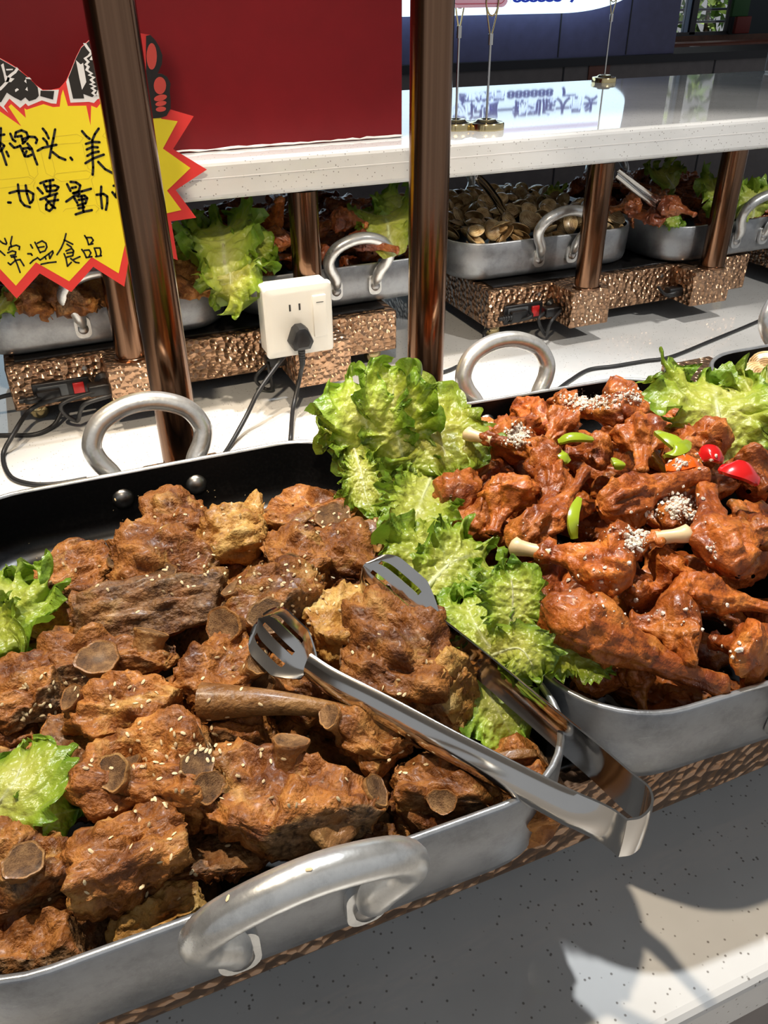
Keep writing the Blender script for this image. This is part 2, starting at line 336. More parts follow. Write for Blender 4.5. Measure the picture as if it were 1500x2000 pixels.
# back wall behind the buffet, left of the window: navy panels over a grey skirting of panels
YB = 2.6; XE = gy(1322, 60, YB).x
zl = gy(1100, 121, YB).z
wb = struct(slab('wall_back', (-3.0, YB, zl+.012), (XE, YB+.25, 1.95), 'wall_navy'), 'dark navy panelled wall below the lit sign', 'wall')
for i, px in enumerate((1092, 1225)):
    p = gy(px, 80, YB).x
    MB().box((p-.0022, YB-.0015, zl+.014), (p+.0022, YB+.01, 1.9)).build('panel_joint', 'joint_dark', wb)
ww = struct(slab('wall_dado', (-3.0, YB-.02, -.9), (4.2, YB+.25, zl-.012), 'wall_panel'), 'grey brown panelled counter front under the navy wall', 'wall')
MB().box((-3.0, YB-.035, zl-.012), (4.2, YB+.25, zl+.012)).build('ledge', 'joint_dark', ww)
for px in (1100, 1392):
    p = gy(px, 145, YB-.02).x
    MB().box((p-.003, YB-.0215, -.8), (p+.003, YB-.01, zl-.012)).build('panel_joint', 'joint_dark', ww)
a = gy(1150, 126, YB-.02); b_ = gy(1186, 170, YB-.02)
o = MB().box((a.x, YB-.024, b_.z), (b_.x, YB-.0205, a.z), 0, .0015).build('notice_plate', 'wood_red'); tag(o, 'small red notice plate on the grey panels behind the shelf', 'notice')
# far wall with the window on the right
YW = 3.6
zs_ = gy(1400, 66, YW).z; x0w = gy(1334, 30, YW).x; x1w = gy(1428, 30, YW).x
fw_ = struct(slab('wall_far', (XE-1.2, YW, -.9), (6, YW+.03, zs_-.005), 'wood_dark'), 'dark wooden wall below the window at the far right', 'wall')
wr = MB(); wr.box((x1w+.01, YW, zs_-.005), (6, YW+.03, 1.95)); o = wr.build('wall_right', 'dark_teal'); struct(o, 'very dark wall to the right of the window', 'wall')
win = bpy.data.objects.new('window_1', None); COL.objects.link(win); struct(win, 'window with garden foliage outside at upper right', 'window')
mb = MB()
xm = gy(1352, 30, YW).x
mb.box((x0w-.35, YW+.0, zs_), (x0w-.30, YW+.03, 1.9)); mb.box((xm, YW+.0, zs_), (xm+.032, YW+.03, 1.9)); mb.box((x1w-.01, YW+.0, zs_), (x1w+.01, YW+.028, 1.9)); mb.box((x0w-.35, YW+.0, zs_-.005), (x1w, YW+.03, zs_+.01))
mb.build('window_frame', 'window_frame', win)
MB().box((xm-.028, YW+.01, zs_), (xm-.004, YW+.03, 1.9)).build('blue_post', 'rail_blue', win)
for px, lo, hi in ((1340, x0w-.30, xm), (1390, xm+.032, x1w-.01)):
    MB().box((lo, YW+.012, zs_+.01), (hi, YW+.016, 1.9)).build('pane', 'window_glass', win)
for k, v in enumerate((42, 18, -8, -40)):
    z = gy(1390, v, YW+.4).z; mb = MB(); mb.tube([(x0w-.4, YW+.4, z), (x1w+.4, YW+.4, z)], .006, 8)
    o = mb.build('garden_rail', 'rail_blue'); tag(o, ['lowest blue rail crossing the garden window', 'second blue rail crossing the garden window', 'third blue rail of the garden window, at the frame top', 'topmost blue rail outside the garden window'][k], 'rail', 'rails outside the window')
rg = random.Random(5)
for k in range(4):
    x = x0w-.55+k*.62; zc = zs_+.05+rg.uniform(-.1, .25); mb = MB(); mi = []
    for j in range(420):
        c = Vector((x+max(-.22, min(.22, rg.gauss(0, .16))), YW+1.3+rg.gauss(0, .12), zc+rg.gauss(.1, .34))); s = rg.uniform(.03, .07)
        q = Euler((rg.uniform(0, 3), rg.uniform(0, 3), rg.uniform(0, 6))).to_matrix()
        mb.add([c+q@Vector(p) for p in ((-s*.4, 0, 0), (0, -s, .01), (s*.4, 0, 0), (0, s, .01))], [(0, 1, 2), (0, 2, 3)], rg.choice((0, 0, 1)))
    t_ = thing('garden_shrub', 'green leafy shrub outside the far window', 'shrub', (x, YW+1.3, -.9), group='shrubs outside the window')
    mb.build('foliage', ['foliage', 'foliage_light'], t_, smooth=0, off=t_.location)
    MB().tube([(0, 0, 0), (.02, 0, .6), (0, .02, 1.3)], [.03, .025, .012], 8).build('trunk', 'bark', t_)
# striped things and a dark rail right of the window
for px0, px1, v0, v1, m_, lb in ((1432, 1458, 0, 32, 'stripe_green', 'dark green cloth strip hanging right of the window'), (1438, 1460, 32, 65, 'stripe_red', 'dark red cloth strip hanging right of the window')):
    a = gy(px0, v0, YW-.05); b_ = gy(px1, v1, YW-.05); o = MB().box((a.x, YW-.06, b_.z), (b_.x, YW-.04, a.z+.1 if v0 == 0 else a.z), 0, .004).build('hanging_cloth', m_); tag(o, lb, 'cloth')
YS = 2.95
a = gy(1325, 86, YS); b_ = gy(1325, 109, YS)
o = MB().box((XE-.1, YS, b_.z), (6, YS+.12, a.z), 0, .008).build('wooden_rail', 'wood_red'); tag(o, 'reddish brown wooden rail in front of the window', 'rail')
o = MB().box((XE-.2, YS-.1, b_.z-.10), (6, YS+.6, b_.z-.002), 0, .004).build('wooden_bench', 'joint_dark'); tag(o, 'dark bench top under the reddish rail by the window', 'bench')
pw = gy(1356, 107, YS-.05)
mb = MB(); mb.lathe([(.012, 0), (.018, .01), (.024, .035), (.022, .035), (.016, .012), (0.001, .008)], (pw.x, YS-.05, b_.z-.002), 16); o = mb.build('white_cup', 'plate_white'); tag(o, 'small pale cup on the dark bench by the window', 'cup')

# ------------------------------------------------------------------ lit menu sign (shows in the polished shelf)
z0s = gy(1000, 28, YB-.06).z; xr = gy(1224, 170, YB-.06).x
def signpt(p, d): return Vector((p[0], YB-.06-d, p[1]))
xs0, xs1, zs1 = -.35, xr, z0s+.50
poly = [(xs1-.29+.29*math.cos(math.radians(a)), z0s+.085+.085*math.sin(math.radians(a))) for a in range(-90, 1, 6)]
poly += [(xs1-.29+.29*math.cos(math.radians(a)), z0s+.085+.415*math.sin(math.radians(a))) for a in range(6, 91, 6)]
poly += [(xs0+.2+.2*math.cos(math.radians(a)), z0s+.25+.25*math.sin(math.radians(a))) for a in range(90, 271, 9)]
sign = thing('light_box_sign', 'glowing pale blue menu light box with rounded ends on navy wall', 'sign', (xs1-1, YB-.06, z0s))
MB().prism(poly, signpt, -.058, 0).build('light_panel', 'sign_glow', sign, smooth=30, off=sign.location)
def text_mesh(body, size, x, z, name, mat, parent, bold=.0, width=None, y=None):
    cu = bpy.data.curves.new(name, 'FONT'); cu.body = body; cu.size = size; cu.extrude = .0008; cu.offset = bold; cu.resolution_u = 4
    ob = bpy.data.objects.new(name, cu); COL.objects.link(ob)
    bpy.context.view_layer.update(); dg = bpy.context.evaluated_depsgraph_get(); me = bpy.data.meshes.new_from_object(ob.evaluated_get(dg))
    bpy.data.objects.remove(ob)
    xs = [q.co.x for q in me.vertices]; k = (width/(max(xs)-min(xs))) if width else 1.0
    for q in me.vertices: q.co = Vector((x+q.co.x*k-parent.location.x, y-q.co.z-parent.location.y, z+q.co.y-parent.location.z))
    me.materials.clear(); me.materials.append(MAT[mat])
    o = bpy.data.objects.new(name, me); COL.objects.link(o); o.parent = parent; return o
ZT = .295
zt1 = 2*ZT-gy(1000, 232, YB-.06).z; zt0 = 2*ZT-gy(1000, 200, YB-.06).z
xa = gy(884, 222, YB-.06).x; xb = gy(1166, 205, YB-.06).x
zb = min(zt0, zt1); hh = abs(zt1-zt0)
text_mesh('杨记疆一锅到底大骨头', hh*1.06, xa, zb, 'lettering', 'sign_ink', sign, bold=.0022, width=xb-xa, y=YB-.0608)
zq = 2*ZT-gy(1000, 178, YB-.06).z
text_mesh('红烧骨888888  厂', hh*.62, xa+.02, gy(1000, 4, YB-.06).z, 'lettering', 'sign_ink', sign, bold=.0015, width=(xb-xa)*.80, y=YB-.0608)
zp = 2*ZT-gy(1060, 250, YB-.06).z
MB().box((gy(960, 250, YB).x, YB-.0612, zp-.008), (gy(1146, 246, YB).x, YB-.0602, zp+.008)).build('underline_bar', 'sign_bar', sign, off=sign.location)

# ------------------------------------------------------------------ counter and raised shelf
ct = thing('buffet_counter', 'white speckled quartz buffet counter under all the pans', 'counter', (.8, .9, -.9))
MB().box((-1.6, .140, -.042), (3.2, 1.62, 0), 0, .006).build('worktop', 'quartz', ct, smooth=0, off=ct.location)
MB().box((-1.58, .175, -.9), (3.18, 1.58, -.042)).build('base_cabinet', 'wall_panel', ct, off=ct.location)
SY0, SY1 = .957, 1.54
sh = thing('raised_shelf', 'long white speckled quartz shelf carried above the rear pans by copper posts', 'shelf', (.6, 1.2, ZT-.042))
mb = MB(); mb.box((-1.5, SY0, ZT-.042), (2.9, SY1, ZT), 0, .006); mb.build('shelf_slab', 'quartz', sh, smooth=0, off=sh.location)
mb = MB(); mb.box((-1.5, SY0-.0003, ZT-.0186), (2.9, SY0+.001, ZT-.018)); mb.build('edge_seam', 'sealant', sh, off=sh.location)

# red board standing on the shelf
xr1 = gz(785, 268, ZT).x; yr = gz(785, 268, ZT).y
rb = thing('red_board', 'dark red advertising board standing on the left of the shelf', 'board', (0, yr, ZT))
MB().box((-1.2, yr, ZT+.0002), (xr1, yr+.04, ZT+.45), 0, .001).build('panel', 'red_panel', rb, smooth=0, off=rb.location)
rgl = random.Random(3); pts = [(x_, yr-.001+rgl.uniform(-.0006, .0006), ZT+.0018+rgl.uniform(-.0001, .001)) for x_ in np.linspace(-.2, xr1, 70)]
MB().tube(pts, [rgl.uniform(.0006, .0016) for _ in pts], 7).build('sealant_bead', 'sealant', rb, off=rb.location)

# card clip stands on the shelf
def clip_stand(px, pv, label, ang, cardw, cx, hs):
    p = gz(px, pv, ZT); t_ = thing('card_clip_stand', label, 'card stand', (p.x, p.y, ZT), (0, 0, math.radians(ang)), 'brass card clips on the shelf')
    R = .0235
    mb = MB(); mb.lathe([(0.001, 0), (R, 0), (R, .007), (R*.96, .0085), (R*.62, .0095), (R*.5, .012), (R*.40, .012), (.001, .009)], n=32); mb.build('base', 'brass', t_)
    MB().tube([(0, 0, .009), (0, 0, .1*hs)], .0016, 8).build('stem', 'steel', t_)
    MB().tube([(0, 0, .096*hs), (0, 0, .108*hs)], .0034, 10).build('collar', 'steel', t_)
    mb = MB(); z = .106*hs
    for s in (-1, 1):
        mb.tube(catmull([(s*.001, 0, z), (s*.006, 0, z+.022), (s*.0085, .001*s, z+.036), (s*.006, .002*s, z+.046), (0, .003*s, z+.050), (-s*.006, .002*s, z+.045), (-s*.0072, .0015*s, z+.034), (-s*.004, .001*s, z+.024), (0, .001*s, z+.021)], 5), .0010, 7)
    mb.build('ring_clip', 'brass', t_)
    zc = z+.030; cd_ = MB(); cd_.loft([[Vector((q.x+cx, y_, q.y)) for q in rrect(cardw, .06, .008, 0, 5, (0, zc+.03))] for y_ in (-.0005, .0005)], 0, True, True); c_ = cd_.build('card', 'pink_card', t_, smooth=20)
    ol = rrect(cardw-.008, .052, .006, 0, 5, (0, zc+.03)); MB().tube([Vector((q.x+cx, -.0007, q.y)) for q in ol], .0005, 5, closed=True).build('border_line', 'card_border', c_)
    tx = MB()
    for j in range(3): tx.box((cx-cardw*.3, -.0009, zc+.010+j*.012), (cx+cardw*.28-j*.01, -.0006, zc+.014+j*.012))
    tx.build('printed_lines', 'card_text', c_)
clip_stand(949, 252, 'brass card clip with tilted pink card just right of the front copper post', -8, .075, -.018, 1.0)
clip_stand(890, 252, 'brass card clip half hidden behind the front copper post', 8, .07, -.034, 1.08)
clip_stand(1179, 160, 'brass card clip standing alone near the far shelf edge', -5, .088, .004, 1.05)
# acrylic price holder at the right end of the shelf
p = gz(1497, 142, ZT)
t_ = thing('price_holder', 'clear bent price holder at the right end of the shelf', 'price holder', (p.x+.03, p.y, ZT)); 
mb = MB(); mb.box((-.035, -.06, .0005), (.06, .0, .004)); mb.build('foot_plate', 'sealant', t_)
mb = MB(); mb.add([(-.035, 0, .003), (.06, 0, .003), (.075, .02, .09), (-.015, .02, .09), (-.035, .003, .003), (.06, .003, .003), (.075, .023, .09), (-.015, .023, .09)], [(0, 1, 2, 3), (7, 6, 5, 4), (0, 4, 5, 1), (1, 5, 6, 2), (2, 6, 7, 3), (3, 7, 4, 0)]); mb.build('upright_plate', 'wall_panel', t_)

# ------------------------------------------------------------------ copper warmers
def warmer(x0, x1, ynear, bumps, side, label, full):
    """side -1: sockets on the near face, +1: on the far face"""
    D = .455 if side < 0 else .415; t_ = thing('copper_warmer', label, 'food warmer', ((x0+x1)/2, ynear+D/2, 0)); L_ = t_.location
    mb = MB(); mb.box((x0, ynear, .024), (x1, ynear+D, .080), 0, .0025); body = mb.build('body', 'hammered_copper', t_, smooth=0, off=L_)
    MB().box((x0+.012, ynear+.012, .0795), (x1-.012, ynear+D-.012, .083), 0, .0012).build('hot_plate', 'warmer_glass', t_, smooth=0, off=L_)
    mb = MB()
    for fx in (x0+.025, x1-.025):
        for fy in (ynear+.03, ynear+D-.03):
            MB().lathe([(.001, 0), (.008, .0012), (.0115, .006), (.0125, .012), (.0115, .018), (.007, .0235), (.001, .0245)], (fx, fy, 0), 20).build('ball_foot', 'brass', t_, off=L_)
    yf = ynear if side < 0 else ynear+D
    for bx0, bx1, dp in bumps:
        ya, yb = (yf-dp, yf+.002) if side < 0 else (yf-.002, yf+dp)
        b_ = MB().box((bx0, ya, .027), (bx1, yb, .081), 0, .002).build('post_socket', 'hammered_copper', t_, smooth=0, off=L_)
        if full:
            for sx in (bx0-.022, bx0-.016):
                z = .066 if sx == bx0-.022 else .040
                MB().lathe([(.001, 0), (.0032, 0), (.003, .0016), (.001, .0022)], (sx, yf, z), 12, M=Matrix.Rotation(math.radians(90), 3, 'X')).build('screw', 'rivet_steel', t_, off=L_)
    if full:
        sx = x0+.024
        m_ = MB().box((sx, yf-.004, .030), (sx+.066, yf+.004, .056), 0, .0015).build('power_inlet', 'black_plastic', t_, off=L_)
        MB().box((sx+.046, yf-.007, .035), (sx+.059, yf-.003, .051), 0, .001).build('rocker_switch', 'red_switch', m_, off=L_)
        MB().box((sx+.006, yf-.0055, .034), (sx+.040, yf-.0035, .052), 0, .001).build('inlet_socket', 'grey_plastic', m_, off=L_)
        MB().lathe([(.001, 0), (.0105, 0), (.0105, .004), (.006, .008), (.0055, .022), (.001, .022)], (sx+.082, yf, .047), 16, M=Matrix.Rotation(math.radians(90), 3, 'X')).build('cord_gland', 'black_plastic', t_, off=L_)
        for bx0, bx1, dp in bumps:
            MB().box((bx0-.024, yf-.028, .038), (bx0+.003, yf-.012, .052), 0, .002).build('side_plug', 'black_plastic', t_, off=L_)
    return t_
YN1, YN2 = 1.003, 1.020
warmer(-.063, .439, YN1, [(.047, .118, .056), (.268, .341, .080)], -1, 'hammered copper warmer under the rear left pans, beside the wall socket', True)
warmer(.594, 1.080, YN2, [(.700, .767, .055), (.925, .999, .049)], -1, 'hammered copper warmer under the clam pan and glazed wing pan', True)
warmer(1.20, 1.70, YN2, [(1.30, 1.37, .055), (1.55, 1.62, .05)], -1, 'hammered copper warmer at the far right edge of the rear row', True)
warmer(-.115, .455, .235, [(.048, .118, .048), (.292, .362, .048)], 1, 'long hammered copper warmer under the two nearest pans', False)
warmer(.555, 1.08, .235, [(.64, .71, .048), (.9, .97, .048)], 1, 'hammered copper warmer under the nearest right-hand clam pan', False)
def post(x, y, z0, z1, label, r=.018):
    t_ = thing('copper_post', label, 'post', (x, y, z0), group='copper posts')
    MB().lathe([(r, 0), (r, z1-z0)], n=40).build('tube', 'copper_tube', t_, smooth=60)
    MB().lathe([(r+.002, 0), (r+.0022, .003), (r+.0005, .0042), (r*.6, .0042)], n=40).build('collar', 'copper_tube', t_)
    if z1 > .3: MB().lathe([(r, z1-z0), (r*.96, z1-z0+.006), (r*.6, z1-z0+.012), (.001, z1-z0+.014)], n=40).build('cap', 'copper_tube', t_)
    return t_
zb_ = ZT-.0425
post(.080, .976, .081, zb_, 'copper post under the shelf behind the yellow burst card')
post(.306, .976, .081, zb_, 'copper post under the shelf behind the white wall socket')
post(.731, .979, .081, zb_, 'copper post under the shelf in front of the clam pan')
post(.968, .985, .081, zb_, 'copper post under the shelf crossing the glazed wing pan')
post(1.335, .985, .081, zb_, 'copper post under the shelf at the far right')
post(.083, .675, .081, .62, 'tall thick copper post in front of the yellow burst card', .0175)
post(.327, .677, .081, .62, 'tall thick copper post between red board and card clips', .0175)

# ------------------------------------------------------------------ pans
PZ = .0835
def handle_pts(sgn, D):
    y = sgn*D/2
    half = [(-.0285, .0035, .030), (-.0295, .0075, .038), (-.033, .011, .049), (-.0405, .015, .061), (-.0425, .019, .073), (-.034, .0235, .087), (-.017, .026, .0955)]
    pts = half+[(0, .0265, .098)]+[(-a, b, c) for a, b, c in reversed(half)]
    return [Vector((a, y+sgn*b, c)) for a, b, c in pts]
def pan(x, y, yaw, W, D, label, h=.0555):
    t_ = thing('roasting_pan', label, 'pan', (x, y, PZ), (0, 0, math.radians(yaw)), 'aluminium roasting pans')
    R = .058; n = 10
    mb = MB(); th = .0036
    mb.loft([rrect(W-2*i, D-2*i, R-i*.9, z, n) for i, z in ((.020, 0), (.010, .0012), (.004, .005), (.0018, .012), (.0006, .03), (0, h-.001), (.0006, h))], 0, True, False)
    mb.build('pan_body', 'aluminium', t_, smooth=50)
    mb = MB(); mb.loft([rrect(W-2*i, D-2*i, R-i*.9, z, n) for i, z in ((.0004, h-.0004), (.0010, h+.0006), (th*.5, h+.0010), (th, h+.0004), (th+.0004, h-.001))], 0); mb.build('rim', 'rim_aluminium', t_, smooth=80)
    mb = MB(); mb.loft([rrect(W-2*i, D-2*i, R-i*.9, z, n) for i, z in ((th, h), (th+.0008, h*.6), (th+.002, .020), (th+.005, .011), (th+.012, .0055), (th+.022, .0036))], 0, False, True)
    mb.f = [tuple(reversed(f)) for f in mb.f]; mb.build('lining', 'lining', t_, smooth=50)
    for sgn in (-1, 1):
        hp = catmull(handle_pts(sgn, D), 6); rs = []
        for i in range(len(hp)):
            s = min(i, len(hp)-1-i)/8.0; rs.append(.0048+.0028*min(1, s))
        hd = MB().tube(hp, rs, 14).build('handle', 'handle_aluminium', t_, smooth=80)
        for s in (-1, 1):
            q = rrect(.0185, .026, .007, 0, 5); mb = MB()
            mb.loft([[Vector((s*.0285+p_.x, sgn*(D/2+d_), .0275+p_.y)) for p_ in q] for d_ in (-.0005, .0028, .0034)], 0, True, True); mb.build('tab', 'handle_aluminium', hd)
            Mx = Matrix.Rotation(math.radians(-90*sgn), 3, 'X')
            mb = MB(); mb.lathe([(.0062, 0), (.0062, .0022), (.005, .0035), (.001, .0042)], (s*.0285, sgn*(D/2+.003), .026), 16, M=Mx); mb.build('rivet', 'rivet_steel', hd)
            Mx = Matrix.Rotation(math.radians(90*sgn), 3, 'X')
            mb = MB(); mb.lathe([(.0085, 0), (.008, .002), (.006, .0042), (.003, .0056), (.001, .006)], (s*.0285, sgn*(D/2-th-.0008), .034), 18, M=Mx); mb.build('inner_rivet', 'rivet_steel', t_)
    return t_
pan(.047, .3935, -1.0, .310, .384, 'near left aluminium pan with black lining holding braised spine bones')
pan(.3625, .398, -3.2, .308, .378, 'near right aluminium pan with black lining heaped with fried duck legs')
pan(.722, .395, -1.5, .315, .384, 'aluminium pan cut by the right frame edge, behind green lettuce')
pan(.062, 1.212, 0, .315, .384, 'rear left aluminium pan of stewed meat behind the yellow card')
pan(.386, 1.222, 1.0, .315, .384, 'rear aluminium pan of dark red legs behind the wall socket')
pan(.722, 1.222, -1.0, .318, .345, 'rear aluminium pan full of clams')
pan(1.054, 1.190, 1.0, .325, .360, 'rear aluminium pan of glazed wings at the right')

# ------------------------------------------------------------------ food: shared shapes
def ico(sub):
    bm = bmesh.new(); bmesh.ops.create_icosphere(bm, subdivisions=sub, radius=1); bm.verts.index_update()
    v = np.array([q.co[:] for q in bm.verts]); f = [tuple(q.index for q in t.verts) for t in bm.faces]; bm.free(); return v, f
ICO = {k: ico(k) for k in (3, 4, 5)}
def chunk_arrays(seed, kind, a, b, c, sub=5):
    P, F = ICO[sub]; rs = np.random.RandomState(seed); S = np.array([a, b, c]); s = max(a, b, c); mn = min(a, b)
    k = {'V': 3.4, 'M': 2.4, 'F': 4.5, 'W': 3.8}[kind]
    q = P/((np.abs(P)**k).sum(1)**(1/k))[:, None]
    v = q*S
    n0 = P/S; n0 /= np.linalg.norm(n0, axis=1)[:, None]
    v = v + n0*(fbm(P*1.35, 3, seed)*(.42 if kind != 'F' else .10)*min(mn, c*1.6))[:, None]
    for i in range({'V': 12, 'M': 7, 'F': 5, 'W': 9}[kind]):
        d = rs.normal(size=3); d[2] = abs(d[2])*.8; d /= np.linalg.norm(d); sg = rs.uniform(.10, .34)
        am = rs.choice([-1, -1, 1])*rs.uniform(.15, .48)*c*(1 if kind != 'F' else .5)
        g = np.exp(-((P-d)**2).sum(1)/(sg*sg)); v = v + n0*(am*g)[:, None]
    cut = np.zeros(len(P))
    for i in range({'V': 3, 'M': 1, 'F': 2, 'W': 3}[kind]):
        th = rs.uniform(0, 2*math.pi) if i else rs.choice([0, math.pi])+rs.normal()*.25
        d = np.array([math.cos(th), math.sin(th), rs.uniform(-.35, .55)]); d /= np.linalg.norm(d)
        sup = np.sqrt(((d*S)**2).sum()); lim = sup*rs.uniform(.62, .82)
        h = v@d; ex = np.maximum(h-lim, 0); v = v-d*(ex*.96)[:, None]
        cut = np.maximum(cut, np.clip(ex/(.03*s), 0, 1)*(rs.rand() < {'V': .6, 'M': .25, 'F': .5, 'W': .7}[kind]))
    if kind == 'F': cut = np.maximum(cut, np.clip((P[:, 2]-.2)*4, 0, 1)*.75)
    fine = np.abs(fbm(v/s*np.array([1.5, 5.5, 5.5]), 4, seed+3))*2.2-.6
    rid = 1-np.abs(fbm(v/s*np.array([2.6, 6.5, 6.5])+.6*vnoise(v/s*3)[:, None], 3, seed+8))*1.6
    v = v + n0*((fine*.070 + np.clip(rid, -1, 1)*.040 + fbm(v/s*13, 3, seed+5)*.030)*s*(1-.7*cut))[:, None]
    v = v + np.stack([fbm(P*4, 2, seed+21), fbm(P*4, 2, seed+23), fbm(P*4, 2, seed+25)], -1)*.045*s*(1-.5*cut)[:, None]
    v = v + n0*(fbm(v/s*22, 2, seed+11)*.008*s*cut)[:, None]
    cut = cut*np.clip(.75+.8*fbm(v/s*4, 2, seed+6), 0, 1)
    return v, F, cut, n0
def mesh_obj(name, v, F, mats, parent, attrs=None):
    mb = MB(); mb.v = [tuple(x) for x in v]; mb.f = list(F); mb.m = [0]*len(mb.f); return mb.build(name, mats, parent, smooth=180, attrs=attrs)
def disc_bone(parent, pos, nrm, r, h, seed, name='bone_end'):
    rs = random.Random(seed); q = Vector(nrm).to_track_quat('Z', 'Y').to_matrix(); mb = MB(); n = 32
    e = rs.uniform(.7, 1.0); prof = [(.8, -1.2), (.86, -.4), (.84, .35), (.95, .72), (1.0, .92), (.96, 1.06), (.86, 1.02), (.5, .93), (.2, .90), (.01, .90)]
    jit = [1+.06*math.sin(2*math.pi*j/n*3+seed)+.04*math.sin(2*math.pi*j/n*7+seed*2)+rs.uniform(-.02, .02) for j in range(n)]
    rings = [[Vector(pos)+q@Vector((r*rr*jit[j]*math.cos(2*math.pi*j/n), e*r*rr*jit[j]*math.sin(2*math.pi*j/n), h*z)) for j in range(n)] for rr, z in prof]
    mb.loft(rings[:7], 1); mb.loft(rings[6:], 0, False, True); return mb.build(name, ['cut_bone', 'rib_bone'], parent, smooth=60)
def plate_bone(parent, pos, dirx, nrm, l, w, th, seed, curve=.2, name='rib'):
    dx = Vector(dirx).normalized(); nz = Vector(nrm); nz = (nz-dx*nz.dot(dx)).normalized(); dy = nz.cross(dx)
    nu, nv = 26, 10; rs = np.random.RandomState(seed); V = []; 
    for side in (1, -1):
        for i in range(nu):
            t = i/(nu-1)*2-1; ww = w*(1-.25*abs(t)**3)*(1+.10*math.sin(3*t+seed))
            for j in range(nv):
                u = j/(nv-1)*2-1; k = 1 if 0 < j < nv-1 and 0 < i < nu-1 else .55
                p = Vector(pos)+dx*(t*l/2)+dy*(u*ww/2)+nz*(side*th/2*k*(1-.35*u*u)-curve*l*.5*(t*t))
                V.append(p)
    A = np.array([p[:] for p in V]); nn = np.array(nz[:]); A = A+nn*(fbm(A/l*7, 3, seed)*.05*w)[:, None]+np.array(dy[:])*(fbm(A/l*5, 2, seed+4)*.05*w)[:, None]
    F = []
    for i in range(nu-1):
        for j in range(nv-1):
            a = i*nv+j; F.append((a, a+nv, a+nv+1, a+1)); o = nu*nv; F.append((o+a, o+a+1, o+a+nv+1, o+a+nv))
    o = nu*nv
    for i in range(nu-1): F += [(i*nv, o+i*nv, o+(i+1)*nv, (i+1)*nv), (i*nv+nv-1, (i+1)*nv+nv-1, o+(i+1)*nv+nv-1, o+i*nv+nv-1)]
    for j in range(nv-1): F += [(j, j+1, o+j+1, o+j), ((nu-1)*nv+j, o+(nu-1)*nv+j, o+(nu-1)*nv+j+1, (nu-1)*nv+j+1)]
    return mesh_obj(name, A, F, 'rib_bone', parent)
SCR_YAW = -YAW
def px_frame(u, v, z):
    p = gz(u, v, z); r = ray(u, v); return p, FPX/depth(p), -r.z/r.length
def bone_piece(u, v, z, wpx, hpx, ang, kind, seed, label, *, mat='braised_meat', tilt=(0, 0), sub=5, group='braised bone pieces in the near left pan', discs=None, rib=None, thick=None, name='braised_bone'):
    wpx *= 1.12; hpx *= 1.12; p, ppm, se = px_frame(u, v, z); ce = math.sqrt(1-se*se)
    a = wpx/2/ppm; c = (thick if thick else {'V': .50, 'M': .62, 'F': .20, 'W': .42}[kind])*min(wpx, hpx)/2/ppm*1.15
    b = max((hpx/2/ppm-c*ce*.6)/se, c*.75)
    t_ = thing(name, label, 'meat', p, (math.radians(tilt[0]), math.radians(tilt[1]), math.radians(ang+SCR_YAW)), group)
    V, F, cut, n0 = chunk_arrays(seed, kind, a, b, c, sub)
    mesh_obj('meat', V, F, mat, t_, {'cut': ('FLOAT', cut)})
    rs = random.Random(seed*7+1)
    if discs is None: discs = {'V': 3, 'M': 0, 'F': 0, 'W': 1}[kind]
    P = ICO[sub][0]
    for i in range(discs):
        th = rs.uniform(-2.6, -.4) if i % 2 == 0 else rs.uniform(0, 6.28); el = rs.uniform(.5, 1.15)
        d = np.array([math.cos(th)*math.cos(el), math.sin(th)*math.cos(el), math.sin(el)]); ix = int(np.argmax(P@d)); q = V[ix]; nn = n0[ix]*.7+d*.5
        disc_bone(t_, q-nn*.002, nn, rs.uniform(.0068, .0105)*(wpx/ppm/.055)**.5, .006, seed+i)
    if rib is None and kind in 'VW' and sub == 5 and seed % 2 == 0:
        th = rs.uniform(-.5, .5); sg = rs.choice((-1, 1))
        plate_bone(t_, (rs.uniform(-.3, .3)*a, sg*.62*b, .25*c), (math.cos(th), math.sin(th), rs.uniform(-.15, .15)), (0, sg*rs.uniform(.3, 1.2), 1), a*rs.uniform(1.1, 1.7), b*rs.uniform(.45, .75), .0045, seed)
    if rib:
        (l, w, dxy, dy_) = rib
        plate_bone(t_, (0, dy_*b, -.1*c), (math.cos(dxy), math.sin(dxy), .05), (0, -.35, 1), l/ppm, w/ppm, .0042, seed)
    return t_
G = 'braised bone pieces in the near left pan'
